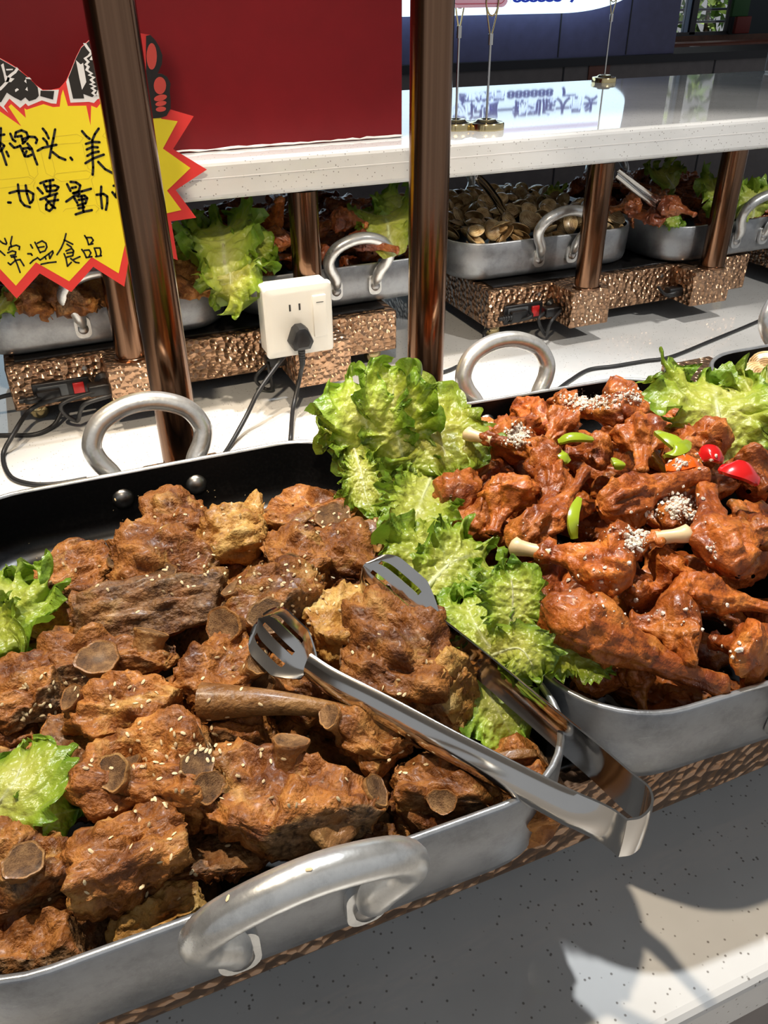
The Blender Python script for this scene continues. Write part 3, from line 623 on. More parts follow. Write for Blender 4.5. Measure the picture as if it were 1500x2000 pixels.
BP = [
 # u, v, z, w, h, ang, kind, label, extra
 (345, 1030, .128, 135, 100, 15, 'M', 'small round braised meat knob at the back of the bone pile', {}),
 (468, 1036, .130, 140, 100, 18, 'M', 'pale fatty braised piece at the back of the bone pile', dict(mat='fatty_meat')),
 (612, 1003, .130, 215, 78, -8, 'W', 'long braised meat strip at the top right of the bone pile', dict(rib=(110, 26, .4, -.2))),
 (172, 1135, .118, 160, 100, 32, 'W', 'braised rib slab leaning at the far left of the bone pile', dict(tilt=(18, 0))),
 (335, 1105, .142, 195, 120, -6, 'W', 'large upright braised rib block towering over a dark wedge', dict(tilt=(14, 4))),
 (310, 1192, .140, 270, 95, 12, 'F', 'broad dark bone wedge overhanging the centre of the pile', dict(tilt=(38, 0), thick=.5)),
 (578, 1085, .138, 130, 100, 8, 'V', 'square braised vertebra beside the back lettuce strip', dict(discs=1)),
 (672, 1090, .132, 150, 110, -14, 'V', 'ragged braised vertebra touching the lettuce at the back right', dict(discs=0)),
 (545, 1188, .146, 220, 150, 8, 'V', 'big braised vertebra with curled bone hooks above the tong tip', dict(discs=3)),
 (112, 1228, .128, 150, 80, -4, 'V', 'reddish braised chunk lying beside the left lettuce leaf', dict(discs=0, rib=(170, 40, .1, -.9))),
 (205, 1292, .140, 250, 90, 10, 'V', 'long braised neck bone with a pale square end face', dict(discs=2)),
 (62, 1352, .136, 180, 110, 14, 'V', 'glossy braised chunk strewn with sesame at the left frame edge', dict(discs=0)),
 (252, 1378, .146, 200, 115, -14, 'V', 'braised vertebra with a Y shaped bone ridge left of centre', dict(discs=2)),
 (425, 1318, .146, 185, 125, 22, 'V', 'dark crusted braised block above the long brown rib', dict(discs=1)),
 (585, 1345, .138, 170, 100, -20, 'V', 'braised bone half hidden under the lower tong paddle', dict(discs=1)),
 (668, 1222, .146, 130, 140, 50, 'M', 'pale yellow slab of fat beside the upper tong paddle', dict(mat='fatty_meat')),
 (762, 1262, .150, 240, 190, -32, 'M', 'big smooth reddish meat piece between the two tong arms', dict(thick=.5)),
 (850, 1330, .144, 150, 180, -50, 'V', 'braised vertebra with a round marrow end between the tong arms', dict(discs=2, mat='fatty_meat')),
 (128, 1490, .132, 190, 110, -24, 'F', 'flat dark bone plate beside the lower left lettuce', dict(tilt=(8, 6))),
 (322, 1502, .144, 250, 180, -4, 'V', 'square braised vertebra block with three round marrow ends', dict(discs=4)),
 (572, 1552, .140, 200, 270, 76, 'V', 'large golden brown rack piece right of the square block', dict(discs=2, thick=.36, tilt=(6, 0))),
 (470, 1440, .130, 150, 90, 5, 'V', 'braised fragment under the long brown rib', dict(discs=1)),
 (730, 1440, .138, 170, 110, -28, 'V', 'braised vertebra with a pale round end under the lower tong arm', dict(discs=2)),
 (868, 1530, .130, 215, 125, -16, 'V', 'dark braised block in the right front corner of the pan', dict(discs=1)),
 (712, 1540, .124, 130, 70, 2, 'F', 'short flat rib end behind the pale rib slat', dict()),
 (702, 1622, .116, 140, 78, 0, 'F', 'pale straight rib slat near the front pan wall', dict()),
 (742, 1640, .122, 80, 60, 10, 'M', 'small glazed scrap on the pale rib slat', dict()),
 (812, 1605, .116, 80, 62, 10, 'M', 'little round bone knob by the right front wall', dict()),
 (275, 1672, .138, 220, 170, 30, 'M', 'big knotted lump of tan meat at the front left', dict(thick=.7)),
 (408, 1660, .122, 120, 190, 100, 'F', 'flat tan bone slab right of the knotted lump', dict(tilt=(0, 10))),
 (172, 1722, .124, 150, 100, 18, 'F', 'thin tan bone slab left of the knotted lump', dict(tilt=(-8, 0))),
 (45, 1700, .134, 170, 170, 60, 'V', 'grey brown branching vertebra at the left frame edge', dict(discs=1)),
 (75, 1835, .122, 200, 160, 30, 'V', 'grey brown winged bone in the bottom left corner', dict(discs=0, rib=(190, 60, .9, 0))),
 (178, 1812, .118, 130, 120, 80, 'F', 'square grey bone chip standing by the front rim', dict(tilt=(30, 0), thick=.3)),
 (320, 1786, .120, 170, 90, 22, 'M', 'pale ragged scrap along the front rim', dict(mat='fatty_meat')),
 (25, 1440, .118, 130, 90, 10, 'V', 'shadowed braised piece beneath the sesame chunk', dict(discs=0)),
 (190, 1555, .120, 120, 90, -50, 'V', 'small braised end piece under the square vertebra block', dict(discs=1)),
]
for i, (u, v, z, w_, h_, an, kd, lb, ex) in enumerate(BP):
    bone_piece(u, v, z, w_, h_, an, kd, 100+i*3, lb, **ex)
# the long brown rib
a_ = gz(395, 1372, .150); b_ = gz(708, 1398, .147); t_ = thing('braised_bone', 'long thin brown rib lying across the middle of the pile', 'meat', (a_+b_)/2, group=G)
q = (b_-a_); path = [a_+q*t+Vector((0, 0, .004*math.sin(3.1*t))) for t in np.linspace(0, 1, 18)]
V = MB(); V.tube([p-t_.location for p in path], [.0065*(1-t)**1.5+.0036+(.0016 if t > .9 else 0) for t in np.linspace(0, 1, 18)], 14); V.build('rib', 'rib_bone', t_, smooth=80)
# thin chips
for (u, v, z, l, w2, an, lb) in ((722, 1030, .142, 80, 40, 20, 'thin amber cartilage flake by the back lettuce'), (1000, 1474, .128, 100, 20, 5, 'thin bone sliver beside the right pan wall'), (585, 1015, .146, 70, 22, 50, 'thin splinter of bone on the long back strip')):
    p, ppm, se = px_frame(u, v, z); t_ = thing('bone_chip', lb, 'meat', p, group='bone chips in the near left pan'); an = math.radians(an+SCR_YAW)
    plate_bone(t_, (0, 0, 0), (math.cos(an), math.sin(an), .1), (0, -.3, 1), l/ppm, w2/ppm, .002, int(u), name='chip')
# deeper layer of bones that shows in the gaps
rf = random.Random(21); k = 0
for yy in np.linspace(.245, .47, 5):
    for xx in np.linspace(-.07, .165, 5):
        if yy > .44 and xx < .03: continue
        if yy < .28 and .03 < xx < .10: continue
        x, y = xx+rf.uniform(-.012, .012), yy+rf.uniform(-.012, .012); a, b, c = rf.uniform(.030, .038), rf.uniform(.023, .030), .015
        t_ = thing('braised_bone', 'braised bone piece mostly buried under the top layer of the near left pan', 'meat', (x, y, .108), (rf.uniform(-.2, .2), rf.uniform(-.2, .2), rf.uniform(0, 6)), 'buried bone pieces in the near left pan')
        V, F, cut, n0 = chunk_arrays(400+k, 'V', a, b, c, 4); mesh_obj('meat', V, F, 'braised_meat', t_, {'cut': ('FLOAT', cut)}); k += 1

# ------------------------------------------------------------------ fried legs
LPROF = np.array([(0, 0), (.02, .34), (.06, .62), (.13, .88), (.24, 1.0), (.36, .93), (.48, .70), (.60, .47), (.72, .34), (.84, .28), (.91, .30), (.955, .36), (.985, .26), (1, 0)])
def leg_arrays(seed, Ln, R, bend, flat, stub=False, nl=84, nr=48):
    rs = np.random.RandomState(seed); t = np.linspace(0, 1, nl); r = np.interp(t, LPROF[:, 0], LPROF[:, 1])
    if stub: r = np.where(t > .78, np.interp(t, [.78, .86, .92, 1], [.40, .46, .30, 0]), r)
    th = np.linspace(0, 2*math.pi, nr, endpoint=False); T, A = np.meshgrid(t, th, indexing='ij'); RR = np.repeat(r[:, None], nr, 1)*R
    cx = (T-.5)*Ln; bz = bend*Ln*np.sin(math.pi*T); 
    lob = 1+.14*np.cos(A-rs.uniform(0, 6))*np.exp(-((T-.2)/.2)**2)+.10*np.cos(2*A+rs.uniform(0, 6))
    Y = RR*lob*np.cos(A); Z = RR*lob*np.sin(A)*flat
    v = np.stack([cx, Y+bz, Z], -1).reshape(-1, 3); n = np.stack([0*A, np.cos(A), np.sin(A)], -1).reshape(-1, 3)
    am = (R*np.clip(RR.reshape(-1)/R, .25, 1))
    w = v/R
    d = fbm(w*np.array([.6, 1.1, 1.1]), 3, seed)*.28+fbm(w*np.array([.9, 3.4, 3.4]), 3, seed+2)*.17-np.abs(fbm(w*np.array([.8, 1.7, 1.7]), 3, seed+4))*.30+fbm(w*5, 3, seed+6)*.07
    v = v+n*(d*am)[:, None]; v[:, 0] += fbm(w*1.5, 3, seed+9)*.22*am
    F = []
    for i in range(nl-1):
        for j in range(nr): k2 = (j+1) % nr; F.append((i*nr+j, i*nr+k2, (i+1)*nr+k2, (i+1)*nr+j))
    return v, F
def leg(p0, p1, R, seed, label, mat='fried_skin', bend=0.05, bone=0.0, roll=0, flat=.85, group='fried duck legs in the near right pan', name='fried_drumstick', stub=False):
    """p0: thick end, p1: thin end"""
    p0, p1 = Vector(p0), Vector(p1); c = (p0+p1)/2; dx = (p1-p0); Ln = dx.length; dx.normalize()
    up = Vector((0, 0, 1)); dz = (up-dx*up.dot(dx)).normalized(); dy = dz.cross(dx)
    M = Matrix((dx, dy, dz)).transposed()@Matrix.Rotation(math.radians(roll), 3, 'X')
    t_ = thing(name, label, 'meat', c, M.to_euler(), group)
    V, F = leg_arrays(seed, Ln, R, bend, flat, stub or bone > 0); mesh_obj('flesh', V, F, mat, t_)
    if bone > 0:
        x0 = Ln*.30; x1 = Ln*.5+bone; y0 = bend*Ln*.35; rr = .0042
        MB().tube([(x0, y0, 0), ((x0+x1)/2, y0*.5, 0), (x1-.006, 0, 0), (x1-.002, 0, .0005), (x1, 0, .001)], [rr, rr*.95, rr*1.15, rr*1.35, rr*.7], 12).build('bone', 'bone_pale', t_, smooth=80)
    return t_
def pleg(u0, v0, z0, u1, v1, z1, Rpx, seed, label, **kw):
    p0, p1 = gz(u0, v0, z0), gz(u1, v1, z1); ppm = FPX/depth((p0+p1)/2); d = (p0-p1).normalized(); R = Rpx*1.16/ppm
    return leg(p0+d*R*.55, p1, R, seed, label, **kw)
LP = [
 (1075, 905, .178, 925, 852, .176, 36, 'leg with a pale bone end pointing at the back lettuce', dict(bone=.008, bend=-.12)),
 (1062, 905, .176, 1052, 1015, .165, 40, 'curled drumstick bending down beside the first pale bone', dict(bend=.12)),
 (985, 950, .170, 960, 1045, .152, 50, 'plump leg standing at the left edge near the lettuce', dict(bend=.04)),
 (1010, 1055, .166, 1145, 915, .184, 42, 'leg slanting up with a knobbly joint at its top', dict(bend=-.06)),
 (1195, 985, .186, 1385, 925, .192, 50, 'drumstick lying across the top with its joint at the red pepper', dict(bend=.05)),
 (1432, 1100, .176, 1378, 945, .188, 56, 'big drumstick hanging down on the right of the heap', dict(bend=.06)),
 (1200, 1115, .178, 1035, 1075, .176, 58, 'leg with a long pale bone in the middle of the heap', dict(bone=.012, bend=-.06)),
 (1195, 1065, .178, 1310, 1048, .184, 44, 'leg with a pale bone stub pointing right', dict(bone=.012, bend=.03)),
 (1090, 1192, .170, 1425, 1345, .138, 62, 'long leg stretching over the front right of the heap', dict(bend=-.05)),
 (1330, 1222, .160, 1225, 1215, .158, 62, 'round golden thigh near the front of the heap', dict(flat=.8)),
 (1330, 1162, .165, 1525, 1195, .160, 44, 'long leg running off the right frame edge', dict(bend=.03)),
 (1462, 1268, .148, 1390, 1250, .142, 62, 'round dark thigh by the right frame edge', dict()),
 (1170, 1335, .128, 1140, 1255, .135, 44, 'leg pressed against the curved front wall', dict(bend=.05)),
 (1235, 1320, .134, 1260, 1400, .120, 44, 'crusty dark leg end behind the front wall', dict()),
 (1345, 1378, .122, 1255, 1385, .118, 34, 'orange knuckle just above the front rim', dict()),
 (1240, 800, .186, 1100, 790, .176, 46, 'broad crusted piece with crumbs on top of the heap', dict(flat=.6)),
 (1250, 838, .186, 1250, 925, .176, 50, 'fan shaped leg piece hanging below the crumb topped piece', dict(flat=.6)),
 (1080, 788, .172, 1190, 826, .178, 26, 'slim crusted wing tip along the back rim', dict()),
 (990, 858, .168, 1045, 815, .165, 44, 'crumb dusted piece behind the first pale bone', dict()),
 (1378, 855, .176, 1300, 842, .168, 54, 'dark round thigh below the back right lettuce', dict()),
 (1100, 822, .170, 1045, 880, .166, 34, 'gnarled joint piece behind the green pepper', dict()),
 (905, 985, .150, 940, 900, .150, 46, 'reddish leg half under the lettuce at the left edge', dict()),
 (925, 1020, .146, 990, 1060, .146, 42, 'leg end with an orange tip under the lettuce', dict()),
 (1310, 1005, .178, 1400, 1030, .172, 48, 'crumb topped thigh right of the centre bone', dict()),
 (1310, 1110, .164, 1250, 1175, .150, 46, 'shadowed drumstick in the hollow of the heap', dict()),
 (1460, 905, .172, 1500, 960, .165, 42, 'leg with a pale joint by the right frame edge', dict()),
 (1478, 1050, .168, 1440, 980, .168, 40, 'slim leg crossing behind the big right drumstick', dict()),
 (1170, 880, .172, 1100, 880, .168, 40, 'crusted brown piece under the fan shaped leg', dict()),
 (1255, 1165, .158, 1220, 1120, .160, 32, 'small knuckle under the middle leg', dict()),
 (1420, 1375, .118, 1500, 1335, .118, 34, 'leg tip tucked under the right front rim', dict()),
 (1320, 890, .180, 1400, 900, .176, 36, 'orange fried strip beside the red pepper', dict()),
]
for i, (u0, v0, z0, u1, v1, z1, R_, lb, ex) in enumerate(LP):
    pleg(u0, v0, z0, u1, v1, z1, R_, 700+i*5, 'fried ' + lb, **ex)
k = 0
LEGM = []
for sd in range(4):
    V, F = leg_arrays(900+sd, .088, .021, .05*(sd-1.5), .85); me = MB(); me.v = [tuple(x) for x in V]; me.f = F; me.m = [0]*len(F)
    o = me.build('flesh', 'fried_skin', None, smooth=180); LEGM.append(o.data); bpy.data.objects.remove(o)
def buried_leg(x, y, z, rot, mi, label, group, mat=None, scale=1.0):
    t_ = thing('fried_drumstick', label, 'meat', (x, y, z), rot, group); t_.scale = (scale,)*3
    o = bpy.data.objects.new('flesh', LEGM[mi]); COL.objects.link(o); o.parent = t_
    if mat: o.material_slots[0].link = 'OBJECT'; o.material_slots[0].material = MAT[mat]
    return t_
for lz, ny, nx in ((.114, 6, 5), (.136, 5, 5)):
    for yy in np.linspace(.262, .52, ny):
        for xx in np.linspace(.255, .480, nx):
            if lz > .13 and yy < .30: continue
            buried_leg(xx+rf.uniform(-.015, .015), yy+rf.uniform(-.015, .015), lz, (rf.uniform(-.4, .4), rf.uniform(-.25, .25), rf.uniform(0, 6.28)), rf.randrange(4), 'fried leg buried under the top layer of the near right pan', 'buried legs in the near right pan')

# ------------------------------------------------------------------ lettuce
def leaf_arrays(spine, W, seed, ruffle=.22, cup=.15, face=None, freq=9.0, nv=110, nu=72, stem=.35, crink=.10):
    rs = np.random.RandomState(seed); C = np.array([p[:] for p in catmull(spine, 24)])
    d = np.r_[0, np.cumsum(np.linalg.norm(np.diff(C, axis=0), axis=1))]; Ln = d[-1]; tv = np.linspace(0, 1, nv)
    c = np.stack([np.interp(tv*Ln, d, C[:, k]) for k in range(3)], -1); T = np.gradient(c, axis=0); T /= np.linalg.norm(T, axis=1)[:, None]
    f = np.array(face if face is not None else (-CF*.7+Vector((0, 0, .5)))[:]); f = f/np.linalg.norm(f)
    nz = f-T*(T@f)[:, None]; nz /= np.linalg.norm(nz, axis=1)[:, None]; sd = np.cross(T, nz)
    wid = W*(stem+(1-stem)*np.clip(tv/.45, 0, 1)**.8)*np.sqrt(np.clip(1-(np.clip(tv-.62, 0, 1)/.385)**2, .004, 1))
    U = np.linspace(-1, 1, nu); uu, vv = np.meshgrid(U, tv); ww = wid[:, None]
    ang = np.arctan2(uu*W*.9, (vv-.42)*Ln)
    e = np.maximum(np.abs(uu)**2.4, np.clip((vv-.66)/.34, 0, 1)**1.6)*np.clip(vv*4, .15, 1)
    ph = rs.uniform(0, 6.28, 4)
    q3 = np.stack([np.cos(ang)*2.2, np.sin(ang)*2.2, 0*ang+seed*.37], -1).reshape(-1, 3)
    nz1 = fbm(q3, 2, seed).reshape(ang.shape); nz2 = fbm(q3*4, 3, seed+2).reshape(ang.shape)
    ruf = np.sin(freq*ang+ph[0]+3.0*nz1)*.75+.55*np.sin(2.3*freq*ang+ph[1]+4*nz1)*e+.30*np.sin(5.1*freq*ang+ph[2]+5*nz2)*e**2
    tang = np.cos(freq*ang+ph[0]+3.0*nz1)*.6+.6*np.cos(2.3*freq*ang+ph[1]+4*nz1)*e
    edge = 1+.26*nz2*e+.07*np.sin(37*ang+ph[3]+4*nz2)*e
    A = ruffle*W
    P = c[:, None, :]+sd[:, None, :]*(uu*ww*edge)[..., None]+nz[:, None, :]*(cup*ww*uu**2+A*e*ruf)[..., None]
    P = P+T[:, None, :]*(A*.8*e*tang*np.where(np.abs(uu) > 0, 1, 1)*np.abs(uu))[..., None]+sd[:, None, :]*(A*.7*e*tang*np.clip((vv-.6)/.4, 0, 1))[..., None]
    flat = P.reshape(-1, 3); cr = fbm(flat/W*5.0, 3, seed+5).reshape(ang.shape)
    sv = np.abs(((vv*1.25-.40*np.abs(uu))*6.5) % 1-.5); vein = np.clip(1-sv/.10, 0, 1)*np.clip(1.15-np.abs(uu), 0, 1)*np.clip((1-vv)*3, 0, 1)*.55
    rib = np.exp(-(uu*ww/(W*.055*(1.15-vv)))**2)*np.clip(1.1-vv, 0, 1)
    P = P+nz[:, None, :]*((cr*crink*W*(.4+.6*np.abs(uu)))-vein*.012*W)[..., None]
    att = np.stack([np.clip(e*.8+.25*np.abs(uu)+.15*vv, 0, 1), np.clip(vein*.7+rib, 0, 1), vv], -1).reshape(-1, 3)
    F = []
    for i in range(nv-1):
        for j in range(nu-1): a = i*nu+j; F.append((a, a+1, a+nu+1, a+nu))
    return P.reshape(-1, 3), F, att, c, nz, Ln
def leaf(label, spx, Wpx, seed, group='lettuce leaves around the near pans', **kw):
    sp = [gz(*q) if len(q) == 3 else Vector(q[:3]) for q in spx]; m = sp[len(sp)//2]; ppm = FPX/depth(m); W = Wpx*1.18/2/ppm
    P, F, att, c, nz, Ln = leaf_arrays(sp, W, seed, **kw); o0 = np.array(sp[0][:])
    t_ = thing('lettuce_leaf', label, 'lettuce', sp[0], group=group)
    mesh_obj('blade', P-o0, F, 'lettuce', t_, {'leaf': ('FLOAT_VECTOR', att)})
    k = int(len(c)*.8); st = 6; idx = list(range(0, k, st)); mb = MB(); mb.tube([c[i]-nz[i]*W*.03-o0 for i in idx], [max(.0006, W*.075*(1-i/k)) for i in idx], 8)
    r_ = mb.build('midrib', 'lettuce', t_, smooth=80, attrs={'leaf': ('FLOAT_VECTOR', np.tile([0., 1., 0.], (len(mb.v), 1)))})
    return t_
LV = [
 ('tall frilly lettuce leaf, upper left of the clump between the near pans', [(770, 960, .132), (730, 870, .168), (705, 795, .196), (688, 728, .210)], 150, dict(ruffle=.30)),
 ('tallest curly lettuce leaf standing in front of the second copper post', [(800, 950, .135), (775, 840, .178), (768, 760, .205), (790, 705, .222)], 135, dict(ruffle=.32)),
 ('broad yellow green lettuce leaf bending towards the first pale leg bone', [(775, 900, .150), (815, 845, .170), (860, 865, .168), (885, 935, .150)], 190, dict(ruffle=.18, cup=.1)),
 ('frilly lettuce lobe at the left side of the back clump', [(760, 880, .160), (710, 850, .172), (670, 820, .178), (640, 822, .172)], 120, dict(ruffle=.30)),
 ('narrow dangling lettuce strip hanging into the bone pan', [(690, 870, .170), (706, 925, .160), (716, 972, .150), (735, 1015, .140)], 72, dict(ruffle=.34)),
 ('small lettuce sprig poking up behind the bone pile', [(705, 1010, .130), (682, 988, .138), (662, 960, .146)], 48, dict(ruffle=.35)),
 ('folded lettuce leaf draped over the touching pan rims', [(845, 925, .148), (820, 985, .152), (805, 1040, .150), (830, 1090, .142)], 130, dict(ruffle=.18, cup=.45)),
 ('curly lettuce leaf beside the upper tong paddle', [(870, 1040, .146), (835, 1080, .156), (800, 1120, .152), (775, 1150, .142)], 160, dict(ruffle=.28)),
 ('frilly lettuce leaf reaching over the left edge of the leg pan', [(830, 1150, .150), (880, 1100, .158), (920, 1085, .158), (950, 1075, .150)], 150, dict(ruffle=.30)),
 ('upright lettuce leaf with clear veins between the pans', [(985, 1270, .150), (1000, 1200, .165), (1000, 1140, .176), (985, 1098, .182)], 110, dict(ruffle=.22)),
 ('ruffled lettuce leaf below the upright veined leaf', [(985, 1300, .145), (940, 1240, .152), (915, 1190, .154), (905, 1165, .150)], 120, dict(ruffle=.30)),
 ('pointed lettuce leaf lying across the corner of the leg pan', [(1035, 1265, .150), (1090, 1262, .154), (1150, 1260, .156), (1205, 1248, .154)], 120, dict(ruffle=.20, stem=.5)),
 ('smooth lettuce leaf draped down beside the pan corner', [(960, 1280, .148), (1010, 1265, .160), (1035, 1290, .158), (1050, 1330, .148)], 100, dict(ruffle=.22)),
 ('drooping lettuce leaf inside the right corner of the bone pan', [(940, 1290, .146), (955, 1350, .136), (985, 1410, .128), (1015, 1465, .118)], 120, dict(ruffle=.22)),
 ('light green lettuce leaf cut by the left frame edge', [(-80, 1270, .125), (-35, 1215, .140), (5, 1165, .150), (42, 1110, .152)], 220, dict(ruffle=.26)),
 ('lower curl of the lettuce at the left frame edge', [(-60, 1180, .130), (-20, 1225, .145), (10, 1262, .147), (22, 1292, .140)], 110, dict(ruffle=.32)),
 ('shiny green lettuce leaf lying flat at the lower left frame edge', [(-70, 1660, .128), (-20, 1590, .144), (30, 1520, .152), (52, 1450, .150)], 185, dict(ruffle=.12, cup=.05, crink=.06)),
 ('curled lettuce tip on the black pan floor at lower left', [(0, 1660, .126), (55, 1618, .138), (105, 1592, .140), (155, 1585, .132)], 110, dict(ruffle=.30)),
 ('large veined lettuce leaf fanning out behind the duck legs', [(1400, 905, .150), (1405, 840, .172), (1400, 785, .186), (1385, 730, .188)], 215, dict(ruffle=.22, stem=.45)),
 ('lettuce leaf at the right frame edge above the red pepper', [(1470, 880, .156), (1485, 820, .172), (1495, 770, .182), (1500, 735, .184)], 130, dict(ruffle=.26)),
 # rear row
]
for i, (lb, sp, wp, ex) in enumerate(LV): leaf(lb, sp, wp, 40+i*3, **ex)
RG = 'lettuce leaves in the rear pans'
RV = [
 ('frilly lettuce head hanging between the two rear left pans', [(455, 560, .150), (440, 520, .175), (435, 470, .195), (425, 425, .205)], 130),
 ('lettuce leaf spilling down over the rear left pan corner', [(440, 500, .180), (450, 540, .165), (445, 575, .145), (440, 605, .125)], 100),
 ('lettuce leaf curling right beside the dark red legs', [(440, 530, .165), (480, 505, .175), (510, 490, .180), (540, 495, .176)], 90),
 ('lettuce leaf behind the front post at the rear left pan', [(420, 520, .160), (385, 490, .175), (362, 465, .185), (350, 450, .188)], 100),
 ('pale lettuce head at the right of the dark red legs', [(770, 500, .155), (760, 465, .175), (755, 430, .190), (735, 400, .195)], 110),
 ('green lettuce leaf rising beside the second front post', [(790, 480, .160), (785, 440, .182), (780, 400, .200), (778, 368, .212)], 80),
 ('lettuce scrap at the left frame edge of the rear row', [(-20, 620, .140), (5, 590, .155), (15, 570, .160)], 60),
 ('small lettuce sprig inside the back of the wing pan', [(1095, 392, .140), (1085, 380, .150), (1075, 368, .158)], 40),
 ('lettuce leaf standing behind the glazed wings', [(1318, 372, .160), (1310, 355, .175), (1300, 340, .188), (1298, 330, .192)], 70),
 ('lettuce scrap hanging over the near rim of the wing pan', [(1265, 432, .148), (1295, 430, .152), (1335, 436, .148)], 34),
 ('bushy lettuce leaf between the right post and the pan handle', [(1440, 425, .145), (1425, 395, .165), (1415, 370, .180), (1420, 352, .186)], 90),
 ('bushy lettuce leaf behind the handle at the right frame edge', [(1470, 425, .145), (1475, 400, .165), (1480, 375, .180), (1478, 362, .186)], 80),
 ('lettuce edge left of the glazed wings', [(1200, 430, .142), (1192, 418, .148), (1188, 410, .150)], 24),
]
for i, (lb, sp, wp) in enumerate(RV): leaf(lb, sp, wp, 300+i*3, group=RG, ruffle=.32, nv=56, nu=36)

# ------------------------------------------------------------------ rear row food
G2 = 'stewed meat pieces in the rear left pan'; CH = []
for sd in range(5):
    V, F, cut, n0 = chunk_arrays(520+sd, 'MVMWM'[sd], .032, .024, .015, 4); o = mesh_obj('meat', V, F, 'braised_meat', None, {'cut': ('FLOAT', cut)}); CH.append(o.data); bpy.data.objects.remove(o)
for yy in np.linspace(1.06, 1.36, 6):
    for xx in np.linspace(-.06, .185, 5):
        t_ = thing('stewed_meat', 'stewed brown meat piece in the rear left pan', 'meat', (xx+rf.uniform(-.012, .012), yy+rf.uniform(-.012, .012), .122+.012*rf.random()), (rf.uniform(-.3, .3), rf.uniform(-.3, .3), rf.uniform(0, 6.3)), G2)
        o = bpy.data.objects.new('meat', rf.choice(CH)); COL.objects.link(o); o.parent = t_
for i, (u, v, z) in enumerate(((100, 570, .150), (160, 585, .146), (55, 590, .146), (190, 560, .150), (370, 548, .148), (130, 548, .152))):
    t_ = thing('stewed_meat', ['stewed meat piece in the middle below the yellow card', 'pale stewed meat piece beside the rear pan handle', 'stewed meat piece next to the lettuce at the left frame edge', 'stewed meat piece left of the rear copper post', 'stewed meat piece seen right of the front copper post', 'stewed meat piece just under the zigzag card edge'][i], 'meat', gz(u, v, z), (rf.uniform(-.3, .3), rf.uniform(-.3, .3), rf.uniform(0, 6.3)), G2)
    o = bpy.data.objects.new('meat', CH[i % 5]); COL.objects.link(o); o.parent = t_
def heap(x0, x1, y0, y1, nx, ny, layers, label, group, mat, sc=1.0):
    for z, k in layers:
        for yy in np.linspace(y0+.03*k, y1-.03*k, max(2, ny-k)):
            for xx in np.linspace(x0+.03*k, x1-.03*k, max(2, nx-k)):
                buried_leg(xx+rf.uniform(-.013, .013), yy+rf.uniform(-.013, .013), z+rf.uniform(-.006, .006), (rf.uniform(-.5, .5), rf.uniform(-.3, .3), rf.uniform(0, 6.28)), rf.randrange(4), label, group, mat, sc)
heap(.275, .485, 1.09, 1.36, 4, 5, ((.120, 0), (.146, 0), (.170, 1)), 'dark red glazed leg in the heap behind the wall socket', 'glazed legs in the rear middle pan', 'glazed_skin', .92)
heap(.935, 1.145, 1.075, 1.33, 4, 5, ((.120, 0), (.142, 0), (.160, 1)), 'brown glazed wing in the rear right pan', 'glazed wings in the rear right pan', 'glazed_skin', .85)
for i, (a, b, R_, lb) in enumerate((((530, 440, .180), (545, 388, .225), 24, 'orange drumstick standing upright behind the rear copper post'), ((468, 455, .175), (492, 412, .208), 13, 'thin dark leg bone sticking up left of the upright drumstick'), ((560, 470, .178), (470, 450, .176), 18, 'drumstick lying left of the rear copper post'), ((660, 425, .195), (720, 440, .190), 22, 'dark glazed leg on top right of the rear copper post'), ((690, 470, .175), (780, 490, .165), 22, 'glazed leg behind the rear pan handle'))):
    pleg(*a, *b, R_, 830+i*4, lb, mat='glazed_skin' if i else 'fried_skin', group='glazed legs in the rear middle pan', name='glazed_drumstick')
for i, (a, b, R_, lb) in enumerate((((1240, 400, .172), (1190, 410, .160), 20, 'orange glazed wing at the left of the rear right pan'), ((1300, 400, .178), (1360, 420, .170), 24, 'large glazed wing in the middle of the rear right pan'), ((1290, 425, .160), (1225, 420, .160), 18, 'glazed wing near the front rim of the rear right pan'))):
    pleg(*a, *b, R_, 860+i*4, lb, mat='glazed_skin', group='glazed wings in the rear right pan', name='glazed_wing')

# clams
def valve_arrays(sgn, a=.0155, b=.0125, h=.0058):
    nr, na = 9, 26; V = []; R_ = []
    for lay in (0, 1):
        for i in range(nr):
            r = i/(nr-1)
            for j in range(na):
                th = 2*math.pi*j/na; sk = 1+.16*math.cos(th-1.57)
                hh_ = h*max(0, 1-r**2.4)*(1-.25*lay)-.0007*lay
                y = b*r*math.sin(th)*sk-(.0035*(1-r)*1.0); V.append((a*r*math.cos(th), y, sgn*(hh_+.0006*math.sin(22*r)*(1-lay)))); R_.append(r)
    F = []
    for lay in (0, 1):
        o = lay*nr*na
        for i in range(nr-1):
            for j in range(na):
                k2 = (j+1) % na; q = (o+i*na+j, o+i*na+k2, o+(i+1)*na+k2, o+(i+1)*na+j); F.append(q if lay == 0 else q[::-1])
    for j in range(na): k2 = (j+1) % na; F.append(((nr-1)*na+j, (nr-1)*na+k2, nr*na+(nr-1)*na+k2, nr*na+(nr-1)*na+j))
    return np.array(V), F, R_
VA, VF, VR = valve_arrays(1)
o = mesh_obj('valve', VA, VF, 'clam_shell', None, {'ringc': ('FLOAT', VR)}); VM = o.data; bpy.data.objects.remove(o)
P3, F3 = ICO[3]; v3 = P3*np.array([.0085, .006, .0035]); v3 = v3+P3*(fbm(P3*2.5, 2, 3)*.0018)[:, None]
o = mesh_obj('clam_meat', v3, F3, 'clam_meat', None); CM = o.data; bpy.data.objects.remove(o)
